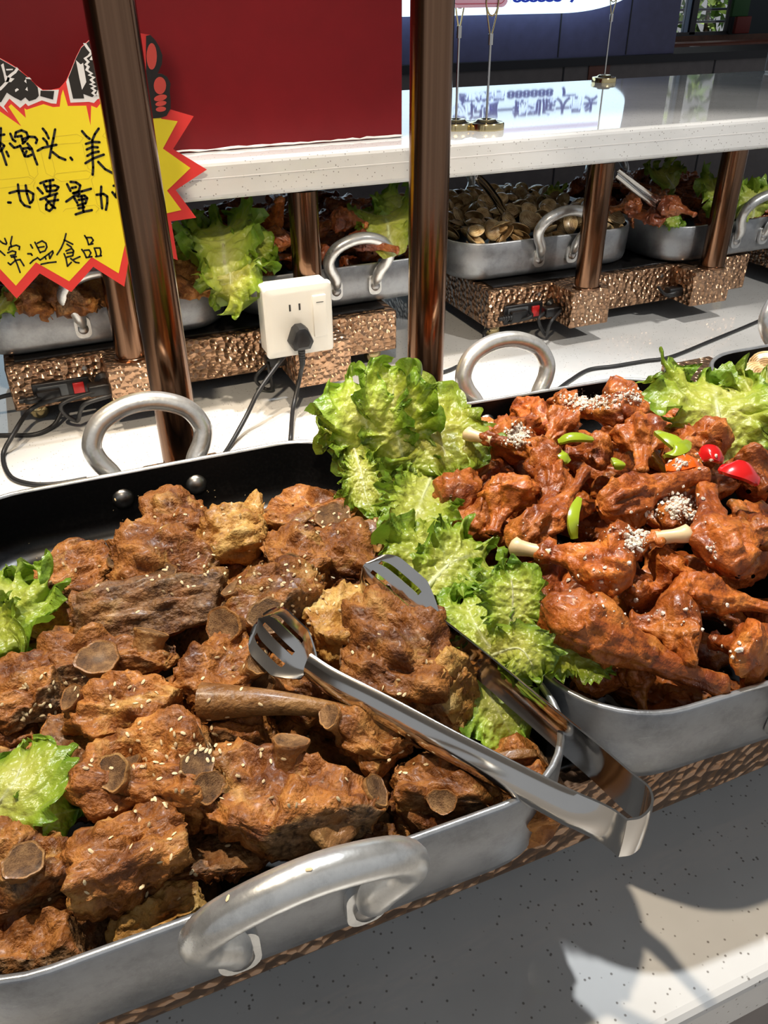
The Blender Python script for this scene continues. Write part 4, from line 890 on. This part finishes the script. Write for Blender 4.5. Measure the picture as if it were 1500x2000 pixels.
def clam(p, rot, opening, label, group, s=1.0):
    t_ = thing('clam', label, 'clam', p, rot, group); t_.scale = (s,)*3
    for sg in (1, -1):
        o = bpy.data.objects.new('valve', VM); COL.objects.link(o); o.parent = t_
        M = Matrix.Translation((0, -.013, 0))@Matrix.Rotation(sg*opening/2, 4, 'X')@Matrix.Translation((0, .013, 0))
        if sg < 0: M = M@Matrix.Scale(-1, 4, (0, 0, 1))
        o.matrix_basis = M
    o = bpy.data.objects.new('clam_meat', CM); COL.objects.link(o); o.parent = t_
GC = 'clams in the rear pan'
for z, ny, nx in ((.125, 6, 7), (.140, 9, 10)):
    for yy in np.linspace(1.092, 1.362, ny):
        for xx in np.linspace(.603, .846, nx):
            if z < .13 and rf.random() < .0: continue
            bo = .012*math.exp(-(((xx-.70)/.1)**2+((yy-1.22)/.12)**2))
            clam((xx+rf.uniform(-.011, .011), yy+rf.uniform(-.011, .011), z+bo+rf.uniform(-.004, .005)), (rf.uniform(-1.0, 1.0), rf.uniform(-1.0, 1.0), rf.uniform(0, 6.28)), rf.uniform(.1, 1.1), 'brown open clam in the heap of the rear clam pan', GC, rf.uniform(.85, 1.15))
for i, (u, v, z) in enumerate(((1482, 738, .132), (1496, 724, .134), (1470, 756, .126), (1492, 748, .128), (1503, 738, .130), (1480, 762, .122), (1504, 716, .132))):
    clam(gz(u, v, z), (rf.uniform(-.8, .8), rf.uniform(-.8, .8), rf.uniform(0, 6.28)), rf.uniform(.1, .5), 'striped clam beside the lettuce at the right frame edge', 'clams in the pan at the right frame edge', 1.25)

for yy in np.linspace(.27, .52, 7):
    for xx in np.linspace(.615, .83, 6):
        clam((xx+rf.uniform(-.012, .012), yy+rf.uniform(-.012, .012), .108+rf.uniform(-.003, .012)), (rf.uniform(-.9, .9), rf.uniform(-.9, .9), rf.uniform(0, 6.28)), rf.uniform(.1, .8), 'striped clam in the pan at the right frame edge', 'clams in the pan at the right frame edge', 1.25)

# ------------------------------------------------------------------ peppers
def strip(pts, w, th, n=10, arch=.22, face=(0, -.4, 1)):
    c = catmull(pts, 8); mb = MB(); rings = []; f = Vector(face)
    for i, p in enumerate(c):
        T = (c[min(i+1, len(c)-1)]-c[max(i-1, 0)]).normalized(); nz = (f-T*f.dot(T)).normalized(); s = T.cross(nz)
        t = i/(len(c)-1); k = (math.sin(math.pi*min(max(t, .04), .96)))**.28; ring = []
        for j in range(n): x = j/(n-1)*2-1; ring.append(p+s*(x*w*k/2)+nz*(arch*w*k*(1-x*x)*.5))
        for j in range(n): x = 1-j/(n-1)*2; ring.append(p+s*(x*w*k/2*.94)+nz*(arch*w*k*(1-x*x)*.5-th))
        rings.append(ring)
    mb.loft(rings, 0, True, True); return mb
PP = [
 ('pepper_green', 'yellow green pepper strip on the right of the fan shaped leg', [(1285, 842, .196), (1305, 852, .198), (1325, 868, .196), (1342, 885, .192)], 30),
 ('pepper_green', 'curled yellow green pepper piece next to the red pepper', [(1300, 888, .192), (1318, 880, .198), (1335, 872, .199), (1345, 862, .196)], 26),
 ('pepper_green', 'slim green pepper strip at the back left of the heap', [(1090, 862, .188), (1110, 853, .192), (1135, 852, .192), (1158, 856, .188)], 18),
 ('pepper_green', 'small green pepper tip below the slim green strip', [(1092, 878, .184), (1100, 888, .186), (1112, 902, .182)], 22),
 ('pepper_green', 'narrow green pepper sliver standing in the middle of the heap', [(1132, 972, .190), (1122, 998, .188), (1120, 1022, .184), (1124, 1052, .176)], 20),
 ('pepper_green', 'pale green pepper scrap below the fan shaped leg', [(1200, 895, .188), (1210, 905, .190), (1208, 918, .186)], 22),
 ('pepper_red', 'shiny red pepper chunk at the right of the heap', [(1368, 892, .200), (1385, 882, .204), (1402, 886, .203), (1412, 897, .199)], 36),
 ('pepper_red', 'long shiny red pepper slice pointing right', [(1408, 912, .200), (1432, 912, .203), (1460, 920, .202), (1482, 938, .196)], 44),
 ('pepper_orange', 'orange pepper patch in front of the red pepper', [(1300, 914, .192), (1325, 906, .196), (1350, 900, .197), (1370, 906, .192)], 30),
]
for m_, lb, pts, wp in PP:
    q = [gz(*p) for p in pts]; ppm = FPX/depth(q[1]); o = strip([p-q[0] for p in q], wp*1.1/ppm, .0026).build('pepper_strip', m_, None, smooth=70); o.location = q[0]; tag(o, lb, 'pepper', 'pepper strips on the fried legs')

# ------------------------------------------------------------------ tongs
def arm_loft(path, heights, bow, side, th=.0011, n=9):
    """path: top edge points; strip hangs down by heights; bow: bulge to one side (channel section)"""
    rings = []
    for i, p in enumerate(path):
        T = (path[min(i+1, len(path)-1)]-path[max(i-1, 0)]); T.z = 0; T.normalize(); s = Vector((T.y, -T.x, 0))*side; h = heights[i]; ring = []
        for j in range(n): x = j/(n-1); ring.append(p-Vector((0, 0, h*x))+s*(bow[i]*(1-(2*x-1)**2)))
        for j in range(n): x = 1-j/(n-1); ring.append(p-Vector((0, 0, h*x))+s*(bow[i]*(1-(2*x-1)**2)-th))
        rings.append(ring)
    return MB().loft(rings, 0, True, True)
def paddle(p0, p1, side, hgt, parent, off, nslots=3, lean=.55):
    """slotted flat end: p0 neck (mid line), p1 tip"""
    T = (p1-p0); Ln = T.length; T.normalize(); Z = Vector((0, 0, 1))*.55+T.cross(Vector((0, 0, 1))).normalized()*.6*lean; Z = (Z-T*Z.dot(T)).normalized(); S = T.cross(Z)*side
    nx, ny = 36, 22; bm = bmesh.new(); g = []
    for i in range(nx+1):
        t = i/nx; hw = hgt*(.42+.58*min(1, t/.35)**.8)*(math.sqrt(max(.02, 1-max(0, (t-.72)/.29)**2)) if t > .72 else 1)
        row = []
        for j in range(ny+1):
            y = j/ny*2-1; row.append(bm.verts.new(p0+T*(Ln*t)+Z*(hw*y/2)+S*(-.004*y*y+.010*t*t)))
        g.append(row)
    for i in range(nx):
        for j in range(ny):
            t = (i+.5)/nx; y = (j+.5)/ny
            hole = .30 < t < .88 and any(abs(y-c) < .055 for c in ((.22, .5, .78) if nslots == 3 else (.3, .7)))
            if not hole: bm.faces.new((g[i][j], g[i+1][j], g[i+1][j+1], g[i][j+1]))
    loose = [v for v in bm.verts if not v.link_faces]; bmesh.ops.delete(bm, geom=loose, context='VERTS')
    bmesh.ops.recalc_face_normals(bm, faces=bm.faces[:]); bmesh.ops.solidify(bm, geom=bm.faces[:], thickness=.0010)
    bm.verts.index_update(); mb = MB(); mb.add([v.co-off for v in bm.verts], [tuple(v.index for v in f.verts) for f in bm.faces]); bm.free()
    return mb.build('slotted_paddle', 'steel', parent, smooth=35)
A1 = [(1225, 1603, .152), (1185, 1576, .152), (1090, 1533, .154), (900, 1437, .159), (760, 1363, .163), (655, 1310, .166), (605, 1278, .168)]
A2 = [(1240, 1512, .152), (1170, 1452, .153), (1085, 1384, .156), (960, 1282, .162), (870, 1212, .166), (838, 1190, .168)]
BD = [(1225, 1603, .152), (1252, 1598, .152), (1272, 1580, .152), (1277, 1558, .152), (1267, 1534, .152), (1240, 1512, .152)]
OT = gz(1240, 1560, .14)
tg = thing('serving_tongs', 'stainless steel slotted tongs lying across the rims of both near pans', 'tongs', OT)
def seg(px, n): return [p-OT for p in catmull([gz(*q) for q in px], n)]
pb = seg(BD, 8); arm_loft(pb, [.0250]*len(pb), [.0004]*len(pb), 1).build('spring_bend', 'steel', tg, smooth=50)
for px, sd in ((A1, -1), (A2, 1)):
    pa = seg(px, 8); m = len(pa); hs = [float(np.interp(i/(m-1), [0, .12, .3, .8, 1], [.0250, .0245, .0235, .0205, .0180])) for i in range(m)]; bw = [float(np.interp(i/(m-1), [0, .16, .3, 1], [.0004, .001, .0060, .0056])) for i in range(m)]
    arm_loft(pa, hs, bw, sd).build('arm', 'steel', tg, smooth=50)
n1 = gz(605, 1278, .168)-Vector((0, 0, .009)); paddle(n1, gz(498, 1215, .178), 1, .031, tg, OT)
n2 = gz(838, 1190, .168)-Vector((0, 0, .009)); paddle(n2, gz(724, 1102, .178), -1, .031, tg, OT)
# serving tools in the rear pans
def rear_tool(pts, w_, label):
    q = [gz(*p) for p in pts]; t_ = thing('serving_tongs', label, 'tongs', q[0]); 
    for k, dx in enumerate((-1, 1)):
        mb = arm_loft([p-q[0]+Vector((dx*w_*(.3+.7*(1-i/12.0)), 0, .006)) for i, p in enumerate(catmull(q, 6))], [.010]*(6*(len(q)-1)+1), [.003]*(6*(len(q)-1)+1), dx, n=6); mb.build('arm', 'steel', t_, smooth=50)
rear_tool([(985, 415, .160), (955, 372, .205), (930, 345, .235)], .004, 'steel tongs stuck into the rear clam pan')
rear_tool([(1290, 405, .175), (1250, 375, .205), (1205, 340, .235)], .007, 'steel tongs resting on the glazed wings')

# ------------------------------------------------------------------ wall socket, plug and cords
ys = .918; c0 = gy(586, 627, ys); W2 = .0425
st = thing('wall_socket', 'square white power socket box fixed to the rear copper post', 'socket', (c0.x, ys, c0.z))
MB().box((-W2+.002, .008, -.041), (W2-.002, .0395, .041), 0, .002).build('back_box', 'white_plastic', st, smooth=20)
mb = MB(); mb.loft([[Vector((p.x, y_, p.y)) for p in rrect(.085-2*i, .087-2*i, .004, 0, 4)] for y_, i in ((.009, 0), (.004, 0), (.0015, .002), (.0002, .0075), (0, .009))], 0, True, True); mb.build('face_plate', 'white_plastic', st, smooth=30)
for sx in (-.0115, .0005): MB().box((sx-.0011, -.0004, .0135), (sx+.0011, .001, .0215)).build('pin_slot', 'slot_dark', st)
rk = MB().box((.0165, -.0032, -.022), (.0335, .002, .029), 0, .0012).build('rocker_switch', 'white_plastic', st, smooth=20)
MB().box((.0205, -.0036, .0205), (.0295, -.0030, .0212)).build('rocker_mark', 'slot_dark', rk)
pg = thing('power_plug', 'black three pin plug pushed into the white wall socket', 'plug', (c0.x-.003, ys-.0002, c0.z-.018))
poly5 = [(-.015, -.004), (-.0085, .012), (-.004, .0155), (.004, .0155), (.0085, .012), (.015, -.004), (.010, -.0135), (-.010, -.0135)]
mb = MB(); mb.loft([[Vector((x*k, y_, z*k)) for x, z in poly5] for y_, k in ((0, 1.0), (-.012, 1.0), (-.017, .88), (-.019, .6))], 0, True, True); mb.build('plug_body', 'black_plastic', pg, smooth=25)
mb = MB()
for i in range(6): mb.tube([(0, -.008, -.0125-i*.0032), (0, -.008, -.0149-i*.0032)], .0048-.0002*i, 12)
mb.tube([(0, -.008, -.012), (0, -.008, -.034)], .0036, 12); mb.build('strain_relief', 'black_rubber', pg)
def cord(pts, label, r=.0027, group='black power cords'):
    q = catmull(pts, 10); t0 = q[0]; o = MB().tube([p-t0 for p in q], r, 10).build('power_cable', 'black_rubber', None, smooth=80); o.location = t0; return tag(o, label, 'cord', group)
R_ = .0028
cord([(c0.x-.003, ys-.008, c0.z-.052), gy(584, 745, ys-.006), gy(572, 800, ys-.03), gz(568, 852, .02), gz(565, 880, R_), gz(560, 905, R_)], 'black cord dropping straight down from the socket plug')
cord([(c0.x-.016, ys+.012, c0.z-.043), gy(540, 715, ys), gy(505, 765, ys-.02), gz(480, 815, .02), gz(448, 872, R_), gz(425, 905, R_)], 'black cord slanting left from under the wall socket')
cord([(.060, YN1-.03, .047), (.052, YN1-.045, .045), gy(165, 790, YN1-.05), gz(150, 822, .012), gy(120, 790, YN1-.035), (.0435, YN1-.022, .044)], 'short looped cord between two sockets of the left warmer', .0026)
cord([(.043, YN1-.020, .040), gy(112, 780, YN1-.03), gz(60, 800, .030), gz(25, 850, .018), gz(6, 890, R_), gz(20, 930, R_), gz(60, 945, R_), gz(110, 945, R_), gz(170, 935, R_)], 'long cord looping over the counter at the left frame edge')
cord([(-.022, YN1-.006, .043), (-.045, YN1-.02, .042), gz(30, 770, .040), gz(-30, 785, .03), gz(-80, 800, R_)], 'thin plug cord leaving the left warmer at the frame edge')
cord([gz(122, 800, .02), gz(105, 830, .006), gz(70, 848, R_), gz(20, 850, R_), gz(-40, 850, R_)], 'cord lying on the counter beneath the left warmer')
cord([(.262, YN1-.02, .052), gy(500, 735, YN1-.03), gz(515, 758, .008), gz(532, 755, .012), gy(524, 715, YN1-.03), (.252, YN1-.012, .050)], 'short looped cord left of the wall socket', .0024)
cord([gz(700, 790, R_), gz(790, 745, R_), gz(865, 727, R_), gz(900, 712, R_), gz(925, 695, R_)], 'cord emerging behind the second front post towards the clam warmer')
cord([gz(820, 745, R_), gz(865, 758, R_), gz(905, 775, R_), gz(960, 790, R_)], 'cord curving behind the near right pan handle')
cord([gz(1090, 760, R_), gz(1115, 742, R_), gz(1150, 722, R_), gz(1200, 715, R_), gz(1260, 705, R_), gz(1310, 697, R_), gz(1390, 665, R_), gz(1470, 632, R_), gz(1540, 600, R_)], 'long cord crossing the white counter on the right')
cord([(.662, YN2-.004, .043), (.650, YN2-.02, .040), gz(955, 640, .020), gz(945, 665, R_), gz(935, 700, R_)], 'plug cord dropping from the clam warmer')
cord([(.700, YN2-.03, .048), gy(1075, 630, YN2-.05), gz(1066, 655, .012), gy(1052, 625, YN2-.03), (.678, YN2-.02, .045)], 'short looped cord between sockets of the clam warmer', .0024)
cord([(.925, YN2-.02, .045), gy(1318, 572, YN2-.03), gy(1300, 575, YN2-.025), gy(1285, 560, YN2-.012)], 'short cord beside the right post socket', .0024)
for x, y, lb in ((-.020, YN1-.004, 'black plug in the power inlet of the left warmer'), (.640, YN2-.004, 'black plug in the power inlet of the clam warmer')):
    t_ = thing('power_plug', lb, 'plug', (x, y-.002, .042)); MB().box((-.015, -.010, -.008), (.012, 0, .008), 0, .002).build('plug_body', 'black_plastic', t_, smooth=20)
    mb = MB(); 
    for i in range(5): mb.tube([(-.015-i*.004, -.006, 0), (-.018-i*.004, -.006, 0)], .0045-.0003*i, 10)
    mb.tube([(-.014, -.006, 0), (-.036, -.006, 0)], .003, 10); mb.build('strain_relief', 'black_rubber', t_)

# ------------------------------------------------------------------ yellow burst card hanging in front of the shelf edge
YC = .948
def cp(p, d): q = gy(p[0], p[1], YC); return Vector((q.x, YC-d, q.z))
cardo = gy(110, 400, YC)
card = thing('burst_card', 'yellow starburst price card with red zigzag edge and black handwriting', 'card', cardo)
def layer(name, polys, mat, d0, d1, parent=card):
    mb = MB()
    for pl in polys: mb.prism(pl, cp, d0, d1)
    return mb.build(name, mat, parent, smooth=0, off=cardo)
B6 = lambda pts: [(x/6, y/6+60) for x, y in pts]
A6 = lambda pts: [(x/6, y/6+240) for x, y in pts]
C5 = lambda pts: [(x/5.357, y/5.357+400) for x, y in pts]
top = B6([(-700, 250), (-300, 180), (0, 320), (90, 365), (210, 440), (330, 540), (430, 640), (500, 690), (600, 695), (700, 670), (770, 590), (830, 460), (890, 310), (950, 190), (1040, 110), (1150, 78), (1400, 40), (1650, 30)])
thumb = [(293, 68), (303, 78), (311, 92), (317, 108), (316, 125), (308, 143), (316, 144), (326, 150), (333, 163), (331, 178), (333, 195), (333, 212), (325, 226), (313, 230)]
outer = top+thumb+[(330, 213), (378, 227), (338, 291), (404, 331), (343, 371), (383, 425), (334, 432), (347, 508), (300, 490), (256, 478), (242.7, 559.6), (182, 521), (139, 570), (77.5, 533.5), (32.7, 583), (-10, 537), (-60, 590), (-85, 530), (-150, 560), (-150, 490), (-215, 470), (-165, 410), (-220, 350), (-160, 300), (-190, 230), (-130, 200)]
layer('card_base', [outer], 'red_print', -.0004, .0006)
ytop = B6([(-760, 960), (-500, 900), (-250, 820), (0, 945), (250, 1120), (100, 890), (130, 860), (303, 1022), (285, 908), (312, 925), (510, 860), (620, 895), (700, 890), (715, 760), (738, 690), (795, 882), (1010, 878), (1060, 1112), (1068, 878), (1135, 905), (1200, 822), (1280, 850), (1500, 830), (1800, 850)])
yin = ytop+[(315, 232), (346.7, 236.7), (318, 290), (371.7, 328), (326, 372), (354, 410), (318, 418), (328, 490), (290, 478), (245.5, 470), (231.5, 533.5), (179, 501.7), (135, 549), (70, 512), (31, 557.7), (-12, 512), (-52, 562), (-75, 508), (-135, 535), (-135, 475), (-185, 455), (-145, 405), (-190, 350), (-140, 305), (-165, 245)]
layer('yellow_face', [yin], 'yellow_print', .0006, .0008)
wl = [B6([(-700, 260), (-300, 190), (0, 325), (210, 445), (430, 645), (500, 697), (690, 690), (660, 855), (600, 850), (490, 815), (330, 882), (300, 850), (235, 905), (110, 795), (45, 885), (95, 960), (0, 875), (-300, 820), (-700, 880)]),
      B6([(775, 600), (830, 465), (890, 315), (950, 195), (1040, 115), (1150, 84), (1400, 50), (1500, 700), (1260, 762), (1140, 802), (1100, 846), (1040, 832), (825, 842)])]
layer('white_outline', wl, 'white_print', .0006, .0009)
bl = [B6([(-700, 270), (-300, 200), (0, 330), (210, 450), (330, 548), (400, 612), (440, 660), (455, 760), (420, 800), (340, 825), (295, 780), (245, 820), (165, 780), (80, 725), (10, 840), (-60, 800), (-300, 760), (-700, 800)]),
      B6([(475, 700), (470, 765), (620, 806), (635, 705)]), B6([(800, 548), (835, 465), (890, 320), (950, 200), (1040, 120), (1150, 90), (1400, 55), (1470, 640), (1180, 690), (1080, 778), (975, 740), (985, 792), (855, 796)])]
layer('black_title', bl, 'black_ink', .0009, .0011)
wm = [B6([(1045, 340), (1130, 195), (1180, 240), (1240, 700), (1210, 745), (1120, 762), (1160, 640), (1170, 480), (1130, 350)]), B6([(888, 343), (945, 395), (972, 375), (1010, 600), (960, 690), (930, 560)]),
      B6([(10, 400), (40, 380), (70, 520), (95, 545), (170, 560), (130, 600), (60, 600), (40, 500)]), B6([(70, 447), (150, 445), (150, 460), (75, 465)]), B6([(175, 690), (200, 672), (222, 690), (180, 718)]), B6([(282, 590), (305, 565), (310, 615)]), B6([(295, 690), (318, 655), (326, 705)]), B6([(300, 548), (345, 545), (370, 570), (300, 560)])]
zz = [(985, 145), (1010, 185), (1030, 215), (1065, 255), (1040, 290), (990, 322), (1030, 365), (1000, 395), (1030, 420), (1010, 460), (1070, 500), (1040, 520), (1095, 545), (1060, 575), (1095, 610), (1055, 625), (1110, 650), (1070, 670), (1110, 700), (1080, 730), (1120, 760)]
wm.append(B6([(x-14, y) for x, y in zz]+[(x+22, y) for x, y in reversed(zz)]))
zz2 = [(205, 435), (175, 480), (140, 505), (100, 540), (85, 590), (40, 640), (0, 680), (-20, 690)]
wm.append(B6([(x-10, y-10) for x, y in zz2]+[(x+14, y+14) for x, y in reversed(zz2)]))
for w_ in wm: layer('title_highlight', [w_], 'white_print', .0011, .0013)
tb = layer('thumb_icon', [[(285, 70), (293, 68), (303, 78), (311, 92), (317, 108), (316, 125), (308, 143), (316, 144), (326, 150), (333, 163), (331, 178), (333, 195), (333, 212), (325, 226), (313, 230), (285, 232)]], 'black_ink', .0006, .0010)
def ell(cx, cy, rx, ry, a=0, n=18): return [(cx+rx*math.cos(t)*math.cos(a)-ry*math.sin(t)*math.sin(a), cy+rx*math.cos(t)*math.sin(a)+ry*math.sin(t)*math.cos(a)) for t in (2*math.pi*k/n for k in range(n))]
for e_ in (ell(296, 110, 10, 26), ell(312, 167, 12, 17), ell(313, 191, 13, 6, -.25), ell(314, 202, 11, 5, -.2), ell(314, 213, 10, 5, -.1)): layer('thumb_finger', [e_], 'thumb_red', .0010, .0012, tb)
def strokes(name, lines, w, mat, d):
    mb = MB()
    for ln in lines:
        for a, b in zip(ln[:-1], ln[1:]):
            v = Vector((b[0]-a[0], b[1]-a[1])); n = Vector((-v.y, v.x)).normalized()*w/2 if v.length > 0 else Vector((w/2, 0))
            mb.prism([(a[0]+n.x, a[1]+n.y), (b[0]+n.x, b[1]+n.y), (b[0]-n.x, b[1]-n.y), (a[0]-n.x, a[1]-n.y)], cp, d-.0001, d)
        for a in ln: mb.prism(ell(a[0], a[1], w/2, w/2, 0, 10), cp, d-.0001, d)
    return mb.build(name, mat, card, smooth=0, off=cardo)
hw = [
 # first row: (end of a character), bone, head, stop, beautiful
 [(-40, 150), (50, 135)], [(10, 60), (0, 270), (75, 490)], [(-60, 330), (0, 230), (50, 265), (10, 330)], [(75, 335), (100, 390)],
 [(120, 125), (150, 195), (180, 215)], [(175, 165), (185, 110), (250, 85), (310, 110), (330, 170), (290, 220), (265, 240)], [(200, 160), (250, 150), (265, 215)], [(265, 190), (340, 160), (410, 165), (435, 195), (420, 235)],
 [(115, 240), (165, 290), (205, 280), (235, 265), (265, 330), (290, 390), (330, 390), (370, 370)], [(320, 240), (370, 300), (410, 420), (435, 485)], [(270, 300), (330, 290), (350, 310)], [(285, 380), (310, 330)],
 [(500, 65), (540, 115), (570, 180)], [(505, 180), (545, 220), (555, 250)], [(645, 75), (625, 180), (600, 300), (580, 410)], [(440, 325), (500, 290), (660, 255)], [(615, 340), (690, 400), (765, 430)], [(825, 405), (845, 430)],
 [(960, 95), (1010, 155), (1050, 185)], [(1155, 65), (1110, 130), (1080, 200)], [(1005, 245), (1080, 220), (1165, 225)], [(1015, 310), (1080, 280), (1145, 285)], [(1020, 385), (1080, 350), (1155, 335)], [(1000, 470), (1090, 415), (1215, 370)], [(1080, 200), (1085, 420), (1090, 520), (1085, 605)], [(1150, 455), (1230, 540), (1335, 595)],
 [(1335, 265), (1350, 330)],
 # second row
 [(95, 930), (125, 932)], [(110, 820), (200, 795), (330, 795), (390, 830), (385, 900), (365, 930)], [(210, 720), (220, 820), (240, 910), (285, 965), (350, 985)], [(300, 730), (315, 830), (350, 940)],
 [(470, 705), (540, 680), (625, 665)], [(585, 675), (590, 760), (580, 850)], [(440, 760), (500, 825)], [(515, 720), (550, 800)], [(540, 745), (640, 730), (685, 750), (660, 785)], [(555, 800), (650, 790)], [(470, 895), (560, 860), (670, 825)], [(535, 890), (600, 960), (645, 995)], [(650, 840), (620, 990), (580, 1030), (540, 1010), (540, 960), (570, 920), (680, 900)],
 [(785, 715), (825, 795)], [(825, 690), (890, 695), (940, 730), (920, 800), (860, 825)], [(840, 760), (890, 750)], [(855, 820), (960, 800), (1065, 770)], [(775, 920), (860, 860), (930, 830)], [(870, 880), (905, 935)], [(910, 860), (990, 850), (1020, 880), (1000, 940)], [(920, 900), (990, 890)], [(910, 965), (1000, 940)], [(955, 860), (970, 960), (975, 1030)], [(920, 1000), (985, 985)], [(885, 1070), (980, 1040), (1075, 1020)],
 [(1185, 745), (1180, 850), (1195, 1000)], [(1130, 840), (1210, 830), (1255, 860), (1255, 940), (1240, 1015)],
 [(1330, 735), (1410, 720)], [(1315, 810), (1360, 870)], [(1380, 730), (1360, 830), (1400, 820), (1420, 940)], [(1350, 840), (1440, 800), (1470, 930)],
]
strokes('handwriting', [A6(l) for l in hw], 5.0, 'black_ink', .0011)
h3 = [
 [(-20, 360), (30, 400), (65, 410)], [(50, 350), (70, 400)], [(125, 330), (110, 400), (120, 440)], [(90, 470), (100, 440), (170, 420), (205, 435), (200, 465)], [(0, 480), (50, 525)], [(80, 500), (130, 480), (165, 490), (160, 520), (110, 530)], [(120, 545), (170, 540)], [(85, 605), (110, 625), (160, 580), (210, 570), (250, 635)], [(145, 540), (180, 620), (210, 705)],
 [(320, 415), (340, 450)], [(290, 510), (325, 510), (335, 525)], [(315, 610), (345, 580), (380, 560)], [(365, 390), (390, 440), (420, 500)], [(390, 400), (440, 375), (480, 400), (490, 440), (470, 480), (420, 495)], [(400, 445), (460, 435)], [(390, 550), (420, 575), (470, 540), (550, 480), (555, 500), (520, 560)], [(470, 540), (480, 565)], [(510, 510), (520, 560)], [(430, 620), (500, 605), (585, 595)],
 [(690, 300), (670, 380), (640, 450), (595, 520)], [(670, 365), (720, 390), (760, 410)], [(700, 410), (745, 440)], [(670, 510), (690, 560), (705, 640), (745, 600)], [(690, 480), (750, 455), (770, 480), (760, 530), (700, 545)], [(700, 505), (760, 495)], [(740, 560), (790, 600), (825, 605)], [(770, 570), (835, 540)],
 [(885, 320), (910, 360), (925, 410)], [(900, 340), (955, 340), (975, 370), (950, 400)], [(925, 415), (970, 405)], [(855, 465), (880, 500), (900, 545)], [(880, 475), (930, 470), (950, 500), (930, 540)], [(900, 550), (960, 540)], [(985, 450), (1000, 490), (1010, 530)], [(1000, 450), (1045, 450), (1055, 490), (1050, 525)], [(1000, 540), (1060, 530)],
]
strokes('handwriting', [C5(l) for l in h3], 3.4, 'black_ink', .0011)
gl = [[(10, 215), (200, 200), (290, 320)], [(640, 160), (900, 130), (975, 175), (935, 230), (670, 250)], [(640, 610), (670, 590), (1010, 555), (1070, 590), (1040, 650), (720, 685), (640, 640), (640, 610)], [(480, 350), (540, 590), (625, 635), (645, 570), (600, 380)], [(965, 250), (1030, 530), (1110, 570)], [(1245, 200), (1315, 500), (1260, 570)], [(0, 665), (330, 630), (400, 665), (355, 720), (0, 765)], [(410, 690), (390, 740), (470, 1030), (530, 1070)], [(1110, 615), (1070, 660), (1140, 960), (1210, 1000)], [(740, 1040), (770, 1005), (1110, 960), (1160, 1000), (1120, 1050)], [(1300, 95), (1240, 100), (1200, 155), (1260, 190), (1330, 190)], [(290, 420), (345, 610), (405, 650), (445, 600), (430, 500)]]
strokes('digit_outlines', [A6(l) for l in gl], .8, 'ghost_line', .0009)

# ------------------------------------------------------------------ sesame seeds and crumbs, dropped on whatever lies beneath
bpy.context.view_layer.update(); DG = bpy.context.evaluated_depsgraph_get()
def hit(u, v):
    ok, loc, nrm, i, ob, m = SC.ray_cast(DG, CP, ray(u, v).normalized()); return (loc, nrm, ob) if ok else None
def top_name(ob):
    while ob.parent: ob = ob.parent
    return ob.name
rs5 = random.Random(77)
def scatter(name, label, cat, spots, mat, kind, names):
    mb = MB()
    for (cu, cv, su, sv, n) in spots:
        for k in range(n):
            h = hit(cu+rs5.gauss(0, su), cv+rs5.gauss(0, sv))
            if not h or not top_name(h[2]).startswith(names): continue
            p, nr = h[0], h[1]
            q = nr.to_track_quat('Z', 'Y').to_matrix()@Matrix.Rotation(rs5.uniform(0, 6.28), 3, 'Z')
            if kind == 'seed': a, b, c = .00145, .00085, .0005
            else: s_ = rs5.choice((.0003, .0004, .0005, .0008, .0013))*rs5.uniform(.8, 1.3); a, b, c = s_*rs5.uniform(.7, 1.4), s_, s_*.9
            vs = [p+q@Vector((x*a*rs5.uniform(.85, 1.15), y*b, z*c+c*.6)) for x, y, z in ((1, 0, 0), (.5, .8, 0), (-.6, .75, 0), (-1, 0, 0), (-.6, -.75, 0), (.5, -.8, 0), (.1, 0, 1), (.1, 0, -1))]
            mb.add(vs, [(i, (i+1) % 6, 6) for i in range(6)]+[((i+1) % 6, i, 7) for i in range(6)])
    o = mb.build(name, mat, None, smooth=60 if kind == 'seed' else 0); tag(o, label, cat, kind='stuff'); return o
SS = [(420, 1010, 120, 30, 26), (560, 1130, 60, 30, 30), (600, 1180, 40, 25, 18), (380, 1090, 50, 25, 18), (290, 1130, 60, 30, 12), (60, 1370, 30, 20, 20), (110, 1330, 40, 20, 10), (330, 1490, 60, 40, 40), (390, 1450, 40, 30, 14), (150, 1480, 30, 20, 8), (300, 1620, 40, 30, 12), (560, 1500, 60, 60, 14), (800, 1480, 90, 40, 14), (700, 1280, 70, 50, 10), (640, 1020, 60, 15, 18), (120, 1120, 60, 30, 10), (460, 1300, 60, 40, 14), (250, 1360, 40, 30, 12), (320, 1700, 120, 60, 14), (800, 1330, 60, 50, 8)]
scatter('sesame_seeds', 'pale sesame seeds scattered over the braised bones', 'sesame', SS, 'sesame', 'seed', ('braised', 'roasting', 'bone'))
CS = [(1150, 785, 24, 8, 420), (1010, 850, 12, 10, 300), (1235, 775, 18, 7, 120), (1325, 985, 16, 11, 320), (1345, 1010, 12, 10, 40), (1240, 1055, 11, 11, 180), (1180, 1040, 30, 16, 24), (1275, 1000, 14, 8, 24), (1190, 1130, 40, 40, 24), (1300, 1200, 60, 12, 30), (1340, 905, 26, 8, 40), (1390, 1075, 6, 14, 14), (1100, 1100, 90, 70, 26), (1420, 1260, 40, 30, 14)]
scatter('white_crumbs', 'white crumbs sprinkled on the fried duck legs', 'crumbs', CS, 'crumb', 'crumb', ('fried', 'pepper', 'roasting'))
